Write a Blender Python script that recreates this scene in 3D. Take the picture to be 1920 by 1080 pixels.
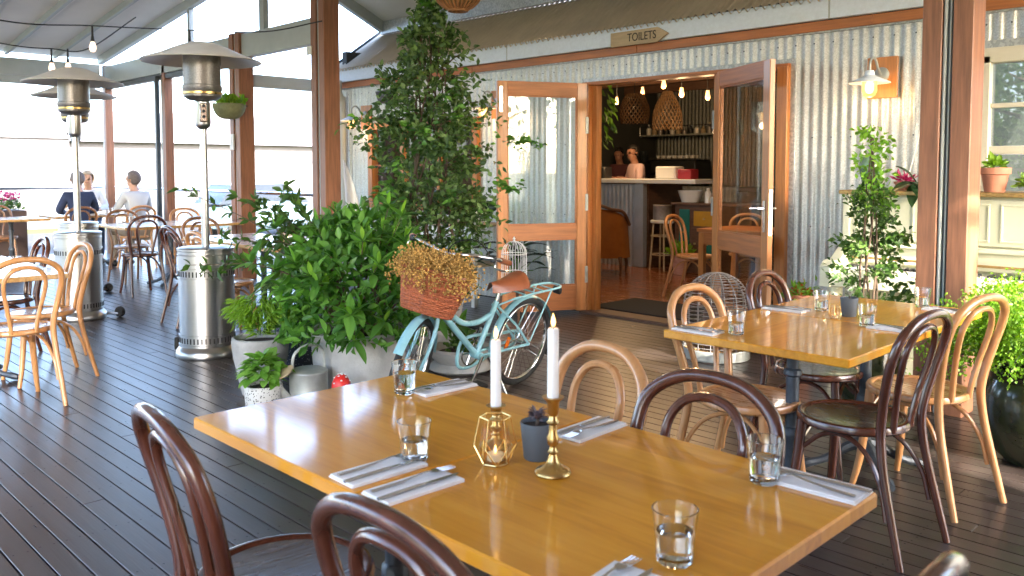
import bpy, bmesh, math, random
import numpy as np
from mathutils import Vector, Matrix

# ------------------------------------------------------------------ clear
for o in list(bpy.data.objects):
    bpy.data.objects.remove(o, do_unlink=True)
SC = bpy.context.scene
COL = SC.collection
R = math.radians
PI = math.pi
random.seed(7)
NR = np.random.default_rng(11)

# ------------------------------------------------------------------ camera
cam = bpy.data.objects.new('camera', bpy.data.cameras.new('camera'))
COL.objects.link(cam)
cam.location = (0, 0, 1.40)
cam.rotation_euler = (R(90 - 3.4), 0, R(45.2))
cam.data.sensor_width = 36
cam.data.lens = 29.72
cam.data.shift_y = -0.0666
cam.data.clip_start = 0.05
cam.data.clip_end = 2000
cam.data.dof.use_dof = True
cam.data.dof.focus_distance = 4.3
cam.data.dof.aperture_fstop = 5.6
SC.camera = cam

# ------------------------------------------------------------------ light
SUN_EL, SUN_AZ = 27.0, -16.0      # azimuth of the sun measured from +X towards +Y
w = bpy.data.worlds.new('World')
SC.world = w
w.use_nodes = True
nt = w.node_tree
bg = nt.nodes['Background']
sky = nt.nodes.new('ShaderNodeTexSky')
sky.sky_type = 'NISHITA'
sky.sun_disc = False
sky.sun_elevation = R(SUN_EL)
sky.sun_rotation = R(90 - SUN_AZ)
sky.air_density = 0.75
sky.dust_density = 2.6
sky.ozone_density = 1.0
nt.links.new(sky.outputs[0], bg.inputs[0])
bg.inputs[1].default_value = 0.15
sl = bpy.data.lights.new('sun', 'SUN')
sl.energy = 2.0
sl.angle = R(0.6)
sl.color = (1.0, 0.90, 0.78)
sun = bpy.data.objects.new('sun', sl)
COL.objects.link(sun)
sd = Vector((math.cos(R(SUN_EL)) * math.cos(R(SUN_AZ)), math.cos(R(SUN_EL)) * math.sin(R(SUN_AZ)), math.sin(R(SUN_EL))))
sun.rotation_euler = sd.to_track_quat('Z', 'Y').to_euler()
SC.view_settings.view_transform = 'Standard'
SC.view_settings.look = 'None'
SC.view_settings.exposure = 3.95
SC.view_settings.gamma = 1.0
SC.view_settings.use_curve_mapping = False
SC.render.engine = 'CYCLES'
cy = SC.cycles
cy.use_denoising = True
cy.max_bounces = 9
cy.diffuse_bounces = 5
cy.glossy_bounces = 4
cy.transmission_bounces = 8
cy.transparent_max_bounces = 24
cy.caustics_reflective = False
cy.caustics_refractive = True
cy.sample_clamp_indirect = 6.0
cy.use_light_tree = True

# ------------------------------------------------------------------ materials
MATS = {}
def newmat(name):
    m = bpy.data.materials.new(name)
    m.use_nodes = True
    MATS[name] = m
    return m, m.node_tree, m.node_tree.nodes['Principled BSDF']

def M(name, col, rough=.5, metal=0., var=.12, scale=6., stretch=(1, 1, 1), bump=0., bscale=40., coat=0.,
      rand=0., island=0., rvar=.08, spec=.5, detail=4., tint=None, sheen=0., off=False):
    """procedural principled material: noise mottling, optional grain stretch, per-object and per-island variation"""
    m, t, b = newmat(name)
    N = t.nodes.new
    L = t.links.new
    tc = N('ShaderNodeTexCoord')
    mp = N('ShaderNodeMapping')
    mp.inputs['Scale'].default_value = stretch
    L(tc.outputs['Object'], mp.inputs['Vector'])
    if off or rand:
        oi = N('ShaderNodeObjectInfo')
        mu = N('ShaderNodeMath'); mu.operation = 'MULTIPLY'; mu.inputs[1].default_value = 37.0
        L(oi.outputs['Random'], mu.inputs[0])
        cb = N('ShaderNodeCombineXYZ')
        for i in range(3):
            L(mu.outputs[0], cb.inputs[i])
        L(cb.outputs[0], mp.inputs['Location'])
    no = N('ShaderNodeTexNoise')
    no.inputs['Scale'].default_value = scale
    no.inputs['Detail'].default_value = detail
    no.inputs['Roughness'].default_value = .6
    L(mp.outputs[0], no.inputs['Vector'])
    cr = N('ShaderNodeValToRGB')
    c0 = [max(0, c * (1 - var)) for c in col]
    c1 = [min(1, c * (1 + var)) for c in col] if tint is None else list(tint)
    cr.color_ramp.elements[0].position = .3
    cr.color_ramp.elements[1].position = .7
    cr.color_ramp.elements[0].color = (*c0, 1)
    cr.color_ramp.elements[1].color = (*c1, 1)
    L(no.outputs['Fac'], cr.inputs[0])
    out = cr.outputs[0]
    if rand or island:
        hs = N('ShaderNodeHueSaturation')
        src = oi.outputs['Random'] if rand else None
        if island:
            ge = N('ShaderNodeNewGeometry')
            src = ge.outputs['Random Per Island']
        k = rand or island
        mr = N('ShaderNodeMapRange')
        mr.inputs['To Min'].default_value = 1 - k
        mr.inputs['To Max'].default_value = 1 + k
        L(src, mr.inputs['Value'])
        L(mr.outputs[0], hs.inputs['Value'])
        L(out, hs.inputs['Color'])
        out = hs.outputs[0]
    L(out, b.inputs['Base Color'])
    mr2 = N('ShaderNodeMapRange')
    mr2.inputs['To Min'].default_value = max(.02, rough - rvar)
    mr2.inputs['To Max'].default_value = min(1, rough + rvar)
    L(no.outputs['Fac'], mr2.inputs['Value'])
    L(mr2.outputs[0], b.inputs['Roughness'])
    b.inputs['Metallic'].default_value = metal
    b.inputs['Specular IOR Level'].default_value = spec
    if coat:
        b.inputs['Coat Weight'].default_value = coat
        b.inputs['Coat Roughness'].default_value = .08
    if bump:
        n2 = N('ShaderNodeTexNoise')
        n2.inputs['Scale'].default_value = bscale
        n2.inputs['Detail'].default_value = 5
        L(mp.outputs[0], n2.inputs['Vector'])
        bp = N('ShaderNodeBump')
        bp.inputs['Strength'].default_value = bump
        bp.inputs['Distance'].default_value = .01
        L(n2.outputs['Fac'], bp.inputs['Height'])
        L(bp.outputs[0], b.inputs['Normal'])
    return m

def foliage(name, col, col2, trans=.35, rough=.42, spec=.4):
    m, t, b = newmat(name)
    N = t.nodes.new; L = t.links.new
    ge = N('ShaderNodeNewGeometry')
    oi = N('ShaderNodeObjectInfo')
    ad = N('ShaderNodeMath'); ad.operation = 'ADD'
    fr = N('ShaderNodeMath'); fr.operation = 'FRACT'
    L(ge.outputs['Random Per Island'], ad.inputs[0]); L(oi.outputs['Random'], ad.inputs[1]); L(ad.outputs[0], fr.inputs[0])
    cr = N('ShaderNodeValToRGB')
    cr.color_ramp.elements[0].color = (*col, 1)
    cr.color_ramp.elements[1].color = (*col2, 1)
    cr.color_ramp.elements[0].position = .25
    L(fr.outputs[0], cr.inputs[0])
    L(cr.outputs[0], b.inputs['Base Color'])
    b.inputs['Roughness'].default_value = rough
    b.inputs['Specular IOR Level'].default_value = spec
    tr = N('ShaderNodeBsdfTranslucent')
    hs = N('ShaderNodeHueSaturation')
    hs.inputs['Saturation'].default_value = 1.15
    hs.inputs['Value'].default_value = 1.5
    L(cr.outputs[0], hs.inputs['Color']); L(hs.outputs[0], tr.inputs[0])
    mx = N('ShaderNodeMixShader')
    mx.inputs[0].default_value = trans
    L(b.outputs[0], mx.inputs[1]); L(tr.outputs[0], mx.inputs[2])
    L(mx.outputs[0], t.nodes['Material Output'].inputs[0])
    return m

def thin_glass(name, tint=(.96, .98, .97), ior=1.5, rough=.01):
    m, t, b = newmat(name)
    N = t.nodes.new; L = t.links.new
    t.nodes.remove(b)
    tr = N('ShaderNodeBsdfTransparent'); tr.inputs[0].default_value = (*tint, 1)
    gl = N('ShaderNodeBsdfGlossy'); gl.inputs['Roughness'].default_value = rough
    ge = N('ShaderNodeNewGeometry')
    dt = N('ShaderNodeVectorMath'); dt.operation = 'DOT_PRODUCT'
    L(ge.outputs['Incoming'], dt.inputs[0]); L(ge.outputs['Normal'], dt.inputs[1])
    ab = N('ShaderNodeMath'); ab.operation = 'ABSOLUTE'; L(dt.outputs['Value'], ab.inputs[0])
    iv = N('ShaderNodeMath'); iv.operation = 'SUBTRACT'; iv.inputs[0].default_value = 1.; L(ab.outputs[0], iv.inputs[1])
    pw = N('ShaderNodeMath'); pw.operation = 'POWER'; pw.inputs[1].default_value = 5.; L(iv.outputs[0], pw.inputs[0])
    f0 = ((ior - 1) / (ior + 1)) ** 2
    fr = N('ShaderNodeMath'); fr.operation = 'MULTIPLY_ADD'; fr.inputs[1].default_value = 1 - f0; fr.inputs[2].default_value = f0
    L(pw.outputs[0], fr.inputs[0])
    mx = N('ShaderNodeMixShader')
    L(fr.outputs[0], mx.inputs[0]); L(tr.outputs[0], mx.inputs[1]); L(gl.outputs[0], mx.inputs[2])
    L(mx.outputs[0], t.nodes['Material Output'].inputs[0])
    return m

def glass(name, col=(1, 1, 1), ior=1.45, rough=0.):
    m, t, b = newmat(name)
    b.inputs['Base Color'].default_value = (*col, 1)
    b.inputs['Transmission Weight'].default_value = 1
    b.inputs['Roughness'].default_value = rough
    b.inputs['IOR'].default_value = ior
    return m

def emit(name, col, s):
    m, t, b = newmat(name)
    b.inputs['Base Color'].default_value = (*col, 1)
    b.inputs['Emission Color'].default_value = (*col, 1)
    b.inputs['Emission Strength'].default_value = s
    return m

def galvanised(name, lo=(.36, .38, .39), hi=(.62, .64, .64), scale=90., metal=.75, rough=.42):
    m, t, b = newmat(name)
    N = t.nodes.new; L = t.links.new
    tc = N('ShaderNodeTexCoord')
    vo = N('ShaderNodeTexVoronoi'); vo.inputs['Scale'].default_value = scale
    L(tc.outputs['Object'], vo.inputs['Vector'])
    sp = N('ShaderNodeSeparateColor'); L(vo.outputs['Color'], sp.inputs[0])
    no = N('ShaderNodeTexNoise'); no.inputs['Scale'].default_value = 3.; no.inputs['Detail'].default_value = 6
    L(tc.outputs['Object'], no.inputs['Vector'])
    mu = N('ShaderNodeMath'); mu.operation = 'ADD'
    L(sp.outputs[0], mu.inputs[0]); L(no.outputs['Fac'], mu.inputs[1])
    cr = N('ShaderNodeValToRGB')
    cr.color_ramp.elements[0].position = .55; cr.color_ramp.elements[1].position = 1.3 if False else 1.
    cr.color_ramp.elements[0].color = (*lo, 1); cr.color_ramp.elements[1].color = (*hi, 1)
    ha = N('ShaderNodeMath'); ha.operation = 'MULTIPLY'; ha.inputs[1].default_value = .75
    L(mu.outputs[0], ha.inputs[0]); L(ha.outputs[0], cr.inputs[0])
    L(cr.outputs[0], b.inputs['Base Color'])
    mr = N('ShaderNodeMapRange'); mr.inputs['To Min'].default_value = rough - .12; mr.inputs['To Max'].default_value = rough + .14
    L(sp.outputs[1], mr.inputs['Value']); L(mr.outputs[0], b.inputs['Roughness'])
    b.inputs['Metallic'].default_value = metal
    return m

def speckle(name, base, dots, scale=70., thr=.35, rough=.6):
    m, t, b = newmat(name)
    N = t.nodes.new; L = t.links.new
    tc = N('ShaderNodeTexCoord')
    vo = N('ShaderNodeTexVoronoi'); vo.inputs['Scale'].default_value = scale
    L(tc.outputs['Object'], vo.inputs['Vector'])
    cr = N('ShaderNodeValToRGB'); cr.color_ramp.interpolation = 'CONSTANT'
    cr.color_ramp.elements[0].color = (*dots, 1); cr.color_ramp.elements[1].color = (*base, 1)
    cr.color_ramp.elements[1].position = thr
    L(vo.outputs['Distance'], cr.inputs[0])
    L(cr.outputs[0], b.inputs['Base Color'])
    b.inputs['Roughness'].default_value = rough
    return m

M('deck', (.046, .035, .031), rough=.32, var=.22, scale=5, stretch=(.5, 9, 9), bump=.06, bscale=14, rand=.22, rvar=.10, spec=.6)
M('deck_gap_shade', (.012, .011, .010), rough=.9)
M('screw', (.02, .02, .022), rough=.5, metal=.6)
def varnished(name, c0, c1, c2, rough=.40, coat=.9, coat_rough=.09, strips=0.):
    """lacquered solid-timber top: long grain streaks, soft figure and (strips > 0) the glued staves it is made of"""
    m, t, b = newmat(name)
    N = t.nodes.new; L = t.links.new
    tc = N('ShaderNodeTexCoord')
    mp = N('ShaderNodeMapping'); mp.inputs['Scale'].default_value = (1.6, 16, 16)
    L(tc.outputs['Object'], mp.inputs['Vector'])
    n1 = N('ShaderNodeTexNoise'); n1.inputs['Scale'].default_value = 3.2; n1.inputs['Detail'].default_value = 8; n1.inputs['Distortion'].default_value = .6
    L(mp.outputs[0], n1.inputs['Vector'])
    n2 = N('ShaderNodeTexNoise'); n2.inputs['Scale'].default_value = 2.4; n2.inputs['Detail'].default_value = 3
    L(tc.outputs['Object'], n2.inputs['Vector'])
    ad = N('ShaderNodeMath'); ad.operation = 'MULTIPLY_ADD'; ad.inputs[1].default_value = .55
    L(n1.outputs['Fac'], ad.inputs[0])
    m2 = N('ShaderNodeMath'); m2.operation = 'MULTIPLY'; m2.inputs[1].default_value = .35
    L(n2.outputs['Fac'], m2.inputs[0]); L(m2.outputs[0], ad.inputs[2])
    last = ad
    if strips:
        sx = N('ShaderNodeSeparateXYZ'); L(tc.outputs['Object'], sx.inputs[0])
        q = N('ShaderNodeMath'); q.operation = 'MULTIPLY'; q.inputs[1].default_value = 1 / strips
        L(sx.outputs['Y'], q.inputs[0])
        fl = N('ShaderNodeMath'); fl.operation = 'FLOOR'; L(q.outputs[0], fl.inputs[0])
        wn = N('ShaderNodeTexWhiteNoise'); wn.noise_dimensions = '1D'; L(fl.outputs[0], wn.inputs['W'])
        a2 = N('ShaderNodeMath'); a2.operation = 'MULTIPLY_ADD'; a2.inputs[1].default_value = .22
        L(wn.outputs['Value'], a2.inputs[0]); L(ad.outputs[0], a2.inputs[2])
        last = a2
    cr = N('ShaderNodeValToRGB')
    e = cr.color_ramp.elements
    e[0].position = .3; e[0].color = (*c0, 1)
    e[1].position = .75; e[1].color = (*c2, 1)
    k = e.new(.5); k.color = (*c1, 1)
    L(last.outputs[0], cr.inputs[0])
    L(cr.outputs[0], b.inputs['Base Color'])
    mr = N('ShaderNodeMapRange'); mr.inputs['To Min'].default_value = rough - .06; mr.inputs['To Max'].default_value = rough + .1
    L(n2.outputs['Fac'], mr.inputs['Value']); L(mr.outputs[0], b.inputs['Roughness'])
    b.inputs['Coat Weight'].default_value = coat
    b.inputs['Coat Roughness'].default_value = coat_rough
    b.inputs['Specular IOR Level'].default_value = .15
    bp = N('ShaderNodeBump'); bp.inputs['Strength'].default_value = .04; bp.inputs['Distance'].default_value = .01
    L(n1.outputs['Fac'], bp.inputs['Height']); L(bp.outputs[0], b.inputs['Normal'])
    return m

varnished('table', (.53, .195, .011), (.70, .290, .020), (.80, .370, .038), strips=.062)
M('far_table', (.50, .28, .09), rough=.28, var=.15, scale=3, stretch=(1.2, 14, 14), coat=.5)
M('iron', (.055, .068, .085), rough=.45, var=.25, scale=25, bump=.2, metal=.3)
M('wood_light', (.52, .25, .095), rough=.30, var=.13, scale=5, stretch=(6, 6, 1), coat=.35, off=True)
M('seat_light', (.47, .225, .09), rough=.28, var=.14, scale=5, stretch=(8, 1.5, 1), coat=.4)
M('wood_dark', (.085, .027, .015), rough=.24, var=.3, scale=5, stretch=(6, 6, 1), coat=.5, off=True)
M('seat_dark', (.055, .026, .015), rough=.26, var=.3, scale=5, stretch=(8, 1.5, 1), coat=.5, bump=.12, bscale=12)
M('wood_mid', (.26, .12, .05), rough=.3, var=.2, scale=5, stretch=(6, 6, 1), coat=.4)
M('cedar', (.52, .205, .058), rough=.42, var=.22, scale=4, stretch=(9, 9, .7), coat=.15, off=True)
M('cedar_h', (.44, .155, .045), rough=.45, var=.22, scale=4, stretch=(.7, 9, 9), off=True)
M('post', (.26, .112, .060), rough=.48, var=.3, scale=5, stretch=(9, 9, .6), off=True, bump=.1, bscale=9)
galvanised('galv', lo=(.47, .485, .475), hi=(.63, .645, .63), scale=150, metal=.6)
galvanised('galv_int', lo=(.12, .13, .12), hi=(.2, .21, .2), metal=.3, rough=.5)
M('galv_roof', (.66, .57, .44), rough=.42, var=.12, scale=2, metal=.75)
galvanised('galv_beam', lo=(.36, .38, .39), hi=(.52, .54, .54), scale=60, metal=.4)
M('bar_blue', (.38, .43, .50), rough=.45, var=.1, metal=.2)
M('fascia', (.72, .80, .90), rough=.5, var=.05, scale=30)
M('steel_paint', (.42, .46, .46), rough=.45, var=.05)
M('steel_dark', (.06, .07, .08), rough=.45, var=.1)
M('ceiling', (.80, .78, .73), rough=.6, var=.05, scale=1.5)
M('stainless', (.44, .44, .44), rough=.30, var=.03, scale=5, stretch=(1, 1, 30), metal=1., rvar=.03)
M('hood', (.70, .68, .65), rough=.42, var=.06, scale=8, metal=.2)
M('screen', (.20, .19, .185), rough=.42, var=.25, scale=120, metal=.7)
M('brass', (.52, .36, .14), rough=.30, var=.22, scale=14, metal=1., rvar=.12)
M('gold_wire', (.85, .62, .25), rough=.25, var=.05, metal=1.)
M('bronze', (.24, .17, .11), rough=.4, metal=.85)
M('black', (.012, .012, .013), rough=.5)
M('rubber', (.02, .02, .02), rough=.75, var=.2)
M('chrome', (.7, .7, .7), rough=.16, metal=1., var=.03)
M('silver', (.62, .62, .63), rough=.2, metal=1., var=.04)
M('bike_blue', (.28, .54, .60), rough=.28, var=.06, coat=.5)
M('bike_brown', (.30, .085, .028), rough=.42, var=.15, coat=.2)
M('wicker', (.40, .115, .048), rough=.55, var=.2, scale=60, island=.25)
M('orange_reflector', (.8, .16, .01), rough=.2)
M('dried', (.50, .29, .075), rough=.8, var=.3, island=.45)
M('concrete', (.40, .40, .385), rough=.85, var=.14, scale=7, bump=.35, bscale=60)
M('concrete_b', (.33, .33, .32), rough=.85, var=.18, scale=9, bump=.3, bscale=50)
speckle('terrazzo', (.52, .52, .50), (.05, .05, .05), 75, .3)
speckle('mosaic', (.055, .065, .09), (.4, .42, .45), 60, .22, .35)
M('soil', (.03, .02, .014), rough=.95, var=.4, scale=60, bump=.6, bscale=50)
M('zinc', (.40, .42, .40), rough=.5, var=.2, scale=7, metal=.45)
M('terracotta', (.52, .21, .13), rough=.8, var=.14, scale=12)
M('pink_pot', (.50, .27, .21), rough=.8, var=.18, scale=12, stretch=(1, 1, 6))
M('green_glaze', (.020, .030, .016), rough=.18, var=.5, scale=6, coat=.6, tint=(.05, .06, .025))
M('vase_green', (.17, .30, .19), rough=.25, var=.2, coat=.5)
M('white_paint', (.75, .76, .76), rough=.5, var=.04)
M('white_glossy', (.8, .8, .78), rough=.25, var=.03)
M('cream', (.66, .66, .50), rough=.45, var=.06, scale=3)
M('cream_window', (.62, .58, .46), rough=.5, var=.06)
M('gilt', (.42, .27, .10), rough=.4, metal=.5, var=.35, scale=30)
M('napkin', (.82, .82, .82), rough=.9, var=.03, scale=60, bump=.1, bscale=200)
M('candle', (.85, .84, .81), rough=.5, var=.02)
M('grey_pot', (.085, .100, .115), rough=.7, var=.1)
M('succulent', (.17, .13, .15), rough=.6, var=.3, island=.4)
M('succulent_pale', (.45, .47, .38), rough=.6, var=.3, island=.3)
M('wool_red', (.62, .02, .015), rough=.4, var=.1)
M('bark', (.11, .075, .05), rough=.9, var=.3, scale=14, stretch=(1, 1, .3), bump=.5, bscale=20)
M('rattan', (.30, .13, .045), rough=.7, var=.3, island=.25)
M('rattan_dark', (.16, .09, .04), rough=.7, var=.3, island=.25)
M('sign_wood', (.47, .36, .22), rough=.75, var=.15, scale=4, stretch=(1, 1, 12))
M('ink', (.03, .025, .02), rough=.8)
M('int_floor', (.24, .085, .032), rough=.26, var=.3, scale=4, stretch=(.7, 10, 10), coat=.3, rand=.15)
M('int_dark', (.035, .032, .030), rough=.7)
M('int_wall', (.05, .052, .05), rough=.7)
M('mat_dark', (.02, .021, .024), rough=.95)
M('leather', (.32, .125, .03), rough=.42, var=.15)
M('teal', (.01, .16, .13), rough=.5)
M('yellow', (.5, .26, .01), rough=.5)
M('old_wood', (.12, .06, .035), rough=.6, var=.3, stretch=(1, 1, 6))
M('tin', (.32, .30, .29), rough=.5, metal=.5, var=.3, scale=9)
M('red_box', (.35, .02, .03), rough=.4)
M('skin', (.56, .32, .22), rough=.55, var=.06)
M('skin_b', (.33, .165, .115), rough=.55, var=.06)
M('navy', (.022, .035, .085), rough=.85, var=.15, scale=30)
M('jeans', (.03, .045, .09), rough=.85, var=.2)
M('pale_shirt', (.55, .57, .60), rough=.85, var=.05)
M('white_top', (.7, .7, .72), rough=.85, var=.05)
M('pink_shirt', (.60, .42, .42), rough=.85, var=.08)
M('dark_shirt', (.10, .03, .035), rough=.85)
M('chino', (.27, .22, .17), rough=.85)
M('hair_grey', (.16, .13, .12), rough=.7, var=.35, scale=40)
M('hair_blond', (.50, .40, .28), rough=.7, var=.25, scale=40)
M('hair_black', (.012, .010, .009), rough=.55)
M('eye', (.02, .015, .012), rough=.2)
M('lip', (.42, .13, .11), rough=.5)
M('planter_brown', (.10, .065, .055), rough=.6, var=.1)
M('paving', (.24, .23, .21), rough=.85, var=.08, scale=2)
M('lawn', (.12, .13, .03), rough=.95, var=.35, scale=3, bump=.4, bscale=60)
M('asphalt', (.07, .07, .075), rough=.9, var=.15, scale=20)
M('render_wall', (.105, .105, .118), rough=.85, var=.06)
M('roof_tile', (.25, .24, .26), rough=.8, var=.15)
M('car_paint', (.12, .18, .24), rough=.25, coat=.6, var=.03)
M('dark_glass', (.02, .025, .03), rough=.08, spec=.6)
M('leaf_litter', (.30, .17, .07), rough=.9, var=.4, scale=30, island=.5)
M('leaf_dry', (.42, .36, .27), rough=.85, var=.2)
M('moss', (.20, .22, .12), rough=.85, var=.25, scale=18, bump=.4, bscale=50)
foliage('leaf_dark', (.052, .105, .032), (.18, .29, .085))
foliage('leaf_shrub', (.055, .155, .028), (.17, .37, .06), rough=.36)
foliage('leaf_new', (.16, .36, .04), (.26, .47, .06), rough=.4)
foliage('leaf_herb', (.14, .28, .025), (.27, .44, .05))
foliage('leaf_mint', (.13, .30, .04), (.25, .46, .09))
foliage('leaf_fern', (.13, .29, .018), (.26, .43, .05), trans=.40)
foliage('leaf_mid', (.045, .10, .022), (.12, .22, .045))
foliage('leaf_big', (.018, .048, .018), (.04, .085, .03), rough=.25, spec=.6)
foliage('petal_pink', (.35, .02, .10), (.55, .10, .22))
foliage('petal_red', (.5, .10, .04), (.6, .2, .06))
thin_glass('pane')
thin_glass('window_pane', (.55, .58, .56), ior=2.0)
thin_glass('clear_pvc', (.93, .95, .96), ior=1.35)
glass('tumbler_glass', (.97, .99, .99))
glass('water', (.98, 1, 1), ior=1.33)
thin_glass('lamp_glass', (1., .93, .82), ior=1.45)
def frosted(name, col, amt=.3):
    m = thin_glass(name, (1., .95, .88))
    t = m.node_tree; N = t.nodes.new; L = t.links.new
    out = t.nodes['Material Output']; src = out.inputs[0].links[0].from_socket
    tl = N('ShaderNodeBsdfTranslucent'); tl.inputs[0].default_value = (*col, 1)
    mx = N('ShaderNodeMixShader'); mx.inputs[0].default_value = amt
    L(src, mx.inputs[1]); L(tl.outputs[0], mx.inputs[2]); L(mx.outputs[0], out.inputs[0])
frosted('jar_glass', (.95, .72, .42), .35)
emit('bulb', (1., .48, .16), .3)
emit('bulb_dim', (1., .70, .50), .16)
emit('filament', (1., .60, .24), .55)
emit('flame', (1., .50, .13), .55)
emit('votive_flame', (1., .62, .25), .4)

# ------------------------------------------------------------------ mesh helpers
def lerp(a, b, t): return a + (b - a) * t

def catmull(pts, k=6, closed=False):
    P = [Vector(p) for p in pts]
    n = len(P); out = []
    rng = range(n if closed else n - 1)
    for i in rng:
        p1, p2 = P[i], P[(i + 1) % n]
        p0 = P[i - 1] if (closed or i > 0) else p1 * 2 - p2
        p3 = P[(i + 2) % n] if (closed or i + 2 < n) else p2 * 2 - p1
        for j in range(k):
            t = j / k
            out.append(.5 * ((2 * p1) + (p2 - p0) * t + (2 * p0 - 5 * p1 + 4 * p2 - p3) * t * t + (3 * p1 - p0 - 3 * p2 + p3) * t ** 3))
    if not closed: out.append(P[-1])
    return out

class MB:
    def __init__(s): s.v = []; s.f = []
    def add(s, v, f):
        o = len(s.v)
        s.v += [tuple(p) for p in v]
        s.f += [tuple(i + o for i in q) for q in f]
        return s
    def box(s, c, size, b=0., rz=0., rot=None):
        hx, hy, hz = [d / 2 for d in size]
        m = rot if rot is not None else Matrix.Rotation(rz, 3, 'Z')
        c = Vector(c)
        if b <= 0:
            v = [Vector((x, y, z)) for x in (-hx, hx) for y in (-hy, hy) for z in (-hz, hz)]
            f = [(0, 1, 3, 2), (4, 6, 7, 5), (0, 4, 5, 1), (2, 3, 7, 6), (0, 2, 6, 4), (1, 5, 7, 3)]
        else:
            b = min(b, hx * .9, hy * .9, hz * .9)
            v = []; I = {}
            for sx in (-1, 1):
                for sy in (-1, 1):
                    for sz in (-1, 1):
                        for k in range(3):
                            I[(sx, sy, sz, k)] = len(v)
                            v.append(Vector((sx * (hx - (k != 0) * b), sy * (hy - (k != 1) * b), sz * (hz - (k != 2) * b))))
            f = []
            cyc = ((-1, -1), (1, -1), (1, 1), (-1, 1))
            for sg in (-1, 1):
                q = [I[(sg, a, d, 0)] for a, d in cyc]; f.append(tuple(q if sg > 0 else q[::-1]))
                q = [I[(a, sg, d, 1)] for a, d in cyc]; f.append(tuple(q[::-1] if sg > 0 else q))
                q = [I[(a, d, sg, 2)] for a, d in cyc]; f.append(tuple(q if sg > 0 else q[::-1]))
            for a in (-1, 1):
                for d in (-1, 1):
                    q = [I[(a, d, -1, 0)], I[(a, d, -1, 1)], I[(a, d, 1, 1)], I[(a, d, 1, 0)]]; f.append(tuple(q if a * d > 0 else q[::-1]))
                    q = [I[(a, -1, d, 2)], I[(a, -1, d, 0)], I[(a, 1, d, 0)], I[(a, 1, d, 2)]]; f.append(tuple(q[::-1] if a * d < 0 else q))
                    q = [I[(-1, a, d, 1)], I[(-1, a, d, 2)], I[(1, a, d, 2)], I[(1, a, d, 1)]]; f.append(tuple(q[::-1] if a * d < 0 else q))
            for a in (-1, 1):
                for d in (-1, 1):
                    for e in (-1, 1):
                        q = [I[(a, d, e, 0)], I[(a, d, e, 1)], I[(a, d, e, 2)]]; f.append(tuple(q if a * d * e > 0 else q[::-1]))
        return s.add([m @ p + c for p in v], f)
    def tube(s, pts, r, n=8, cap=True, closed=False, flat=None):
        P = [Vector(p) for p in pts]
        k = len(P)
        rr = [r] * k if isinstance(r, (int, float)) else list(r)
        if len(rr) != k:
            rr = [np.interp(i / (k - 1), np.linspace(0, 1, len(rr)), rr) for i in range(k)]
        T = []
        for i in range(k):
            a = P[i - 1] if (i > 0 or closed) else P[i]
            b = P[(i + 1) % k] if (i < k - 1 or closed) else P[i]
            d = b - a
            T.append(d.normalized() if d.length > 1e-9 else Vector((0, 0, 1)))
        up = Vector((0, 0, 1)) if abs(T[0].z) < .9 else Vector((1, 0, 0))
        u = T[0].cross(up).normalized()
        v = []; f = []
        for i in range(k):
            u = (u - T[i] * u.dot(T[i]))
            u = u.normalized() if u.length > 1e-9 else T[i].orthogonal().normalized()
            w_ = T[i].cross(u)
            for j in range(n):
                a = 2 * PI * j / n
                v.append(P[i] + (u * math.cos(a) + w_ * math.sin(a) * (flat or 1)) * rr[i])
        for i in range(k if closed else k - 1):
            for j in range(n):
                a = i * n + j; b = i * n + (j + 1) % n
                c = ((i + 1) % k) * n
                f.append((a, b, c + (j + 1) % n, c + j))
        if cap and not closed:
            f.append(tuple(range(n))[::-1]); f.append(tuple((k - 1) * n + j for j in range(n)))
        return s.add(v, f)
    def lathe(s, prof, n=24, c=(0, 0, 0), sx=1., sy=1., mod=None):
        c = Vector(c); v = []; f = []; rings = []
        for (r, z) in prof:
            if r <= 1e-6:
                rings.append([len(v)]); v.append(c + Vector((0, 0, z)))
            else:
                ring = []
                for j in range(n):
                    a = 2 * PI * j / n
                    q = r * (mod(j, z) if mod else 1)
                    ring.append(len(v)); v.append(c + Vector((q * sx * math.cos(a), q * sy * math.sin(a), z)))
                rings.append(ring)
        for A, B in zip(rings[:-1], rings[1:]):
            for j in range(n):
                j2 = (j + 1) % n
                if len(A) == 1 and len(B) == 1: continue
                if len(A) == 1: f.append((A[0], B[j2], B[j]))
                elif len(B) == 1: f.append((A[j], A[j2], B[0]))
                else: f.append((A[j], A[j2], B[j2], B[j]))
        return s.add(v, f)
    def prism(s, poly, z0, z1, m=None):
        n = len(poly)
        v = [Vector((x, y, z)) for z in (z0, z1) for x, y in poly]
        if m is not None: v = [m @ p for p in v]
        f = [tuple(range(n))[::-1], tuple(range(n, 2 * n))] + [(i, (i + 1) % n, n + (i + 1) % n, n + i) for i in range(n)]
        return s.add(v, f)
    def grid(s, fn, nu, nv, closed_u=False):
        v = [fn(i / nu, j / nv) for i in range(nu + (0 if closed_u else 1)) for j in range(nv + 1)]
        k = nu if closed_u else nu + 1
        f = []
        for i in range(nu):
            for j in range(nv):
                a = i * (nv + 1) + j; b = ((i + 1) % k) * (nv + 1) + j
                f.append((a, b, b + 1, a + 1))
        return s.add(v, f)
    def xf(s, m):
        s.v = [tuple(m @ Vector(p)) for p in s.v]; return s
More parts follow.
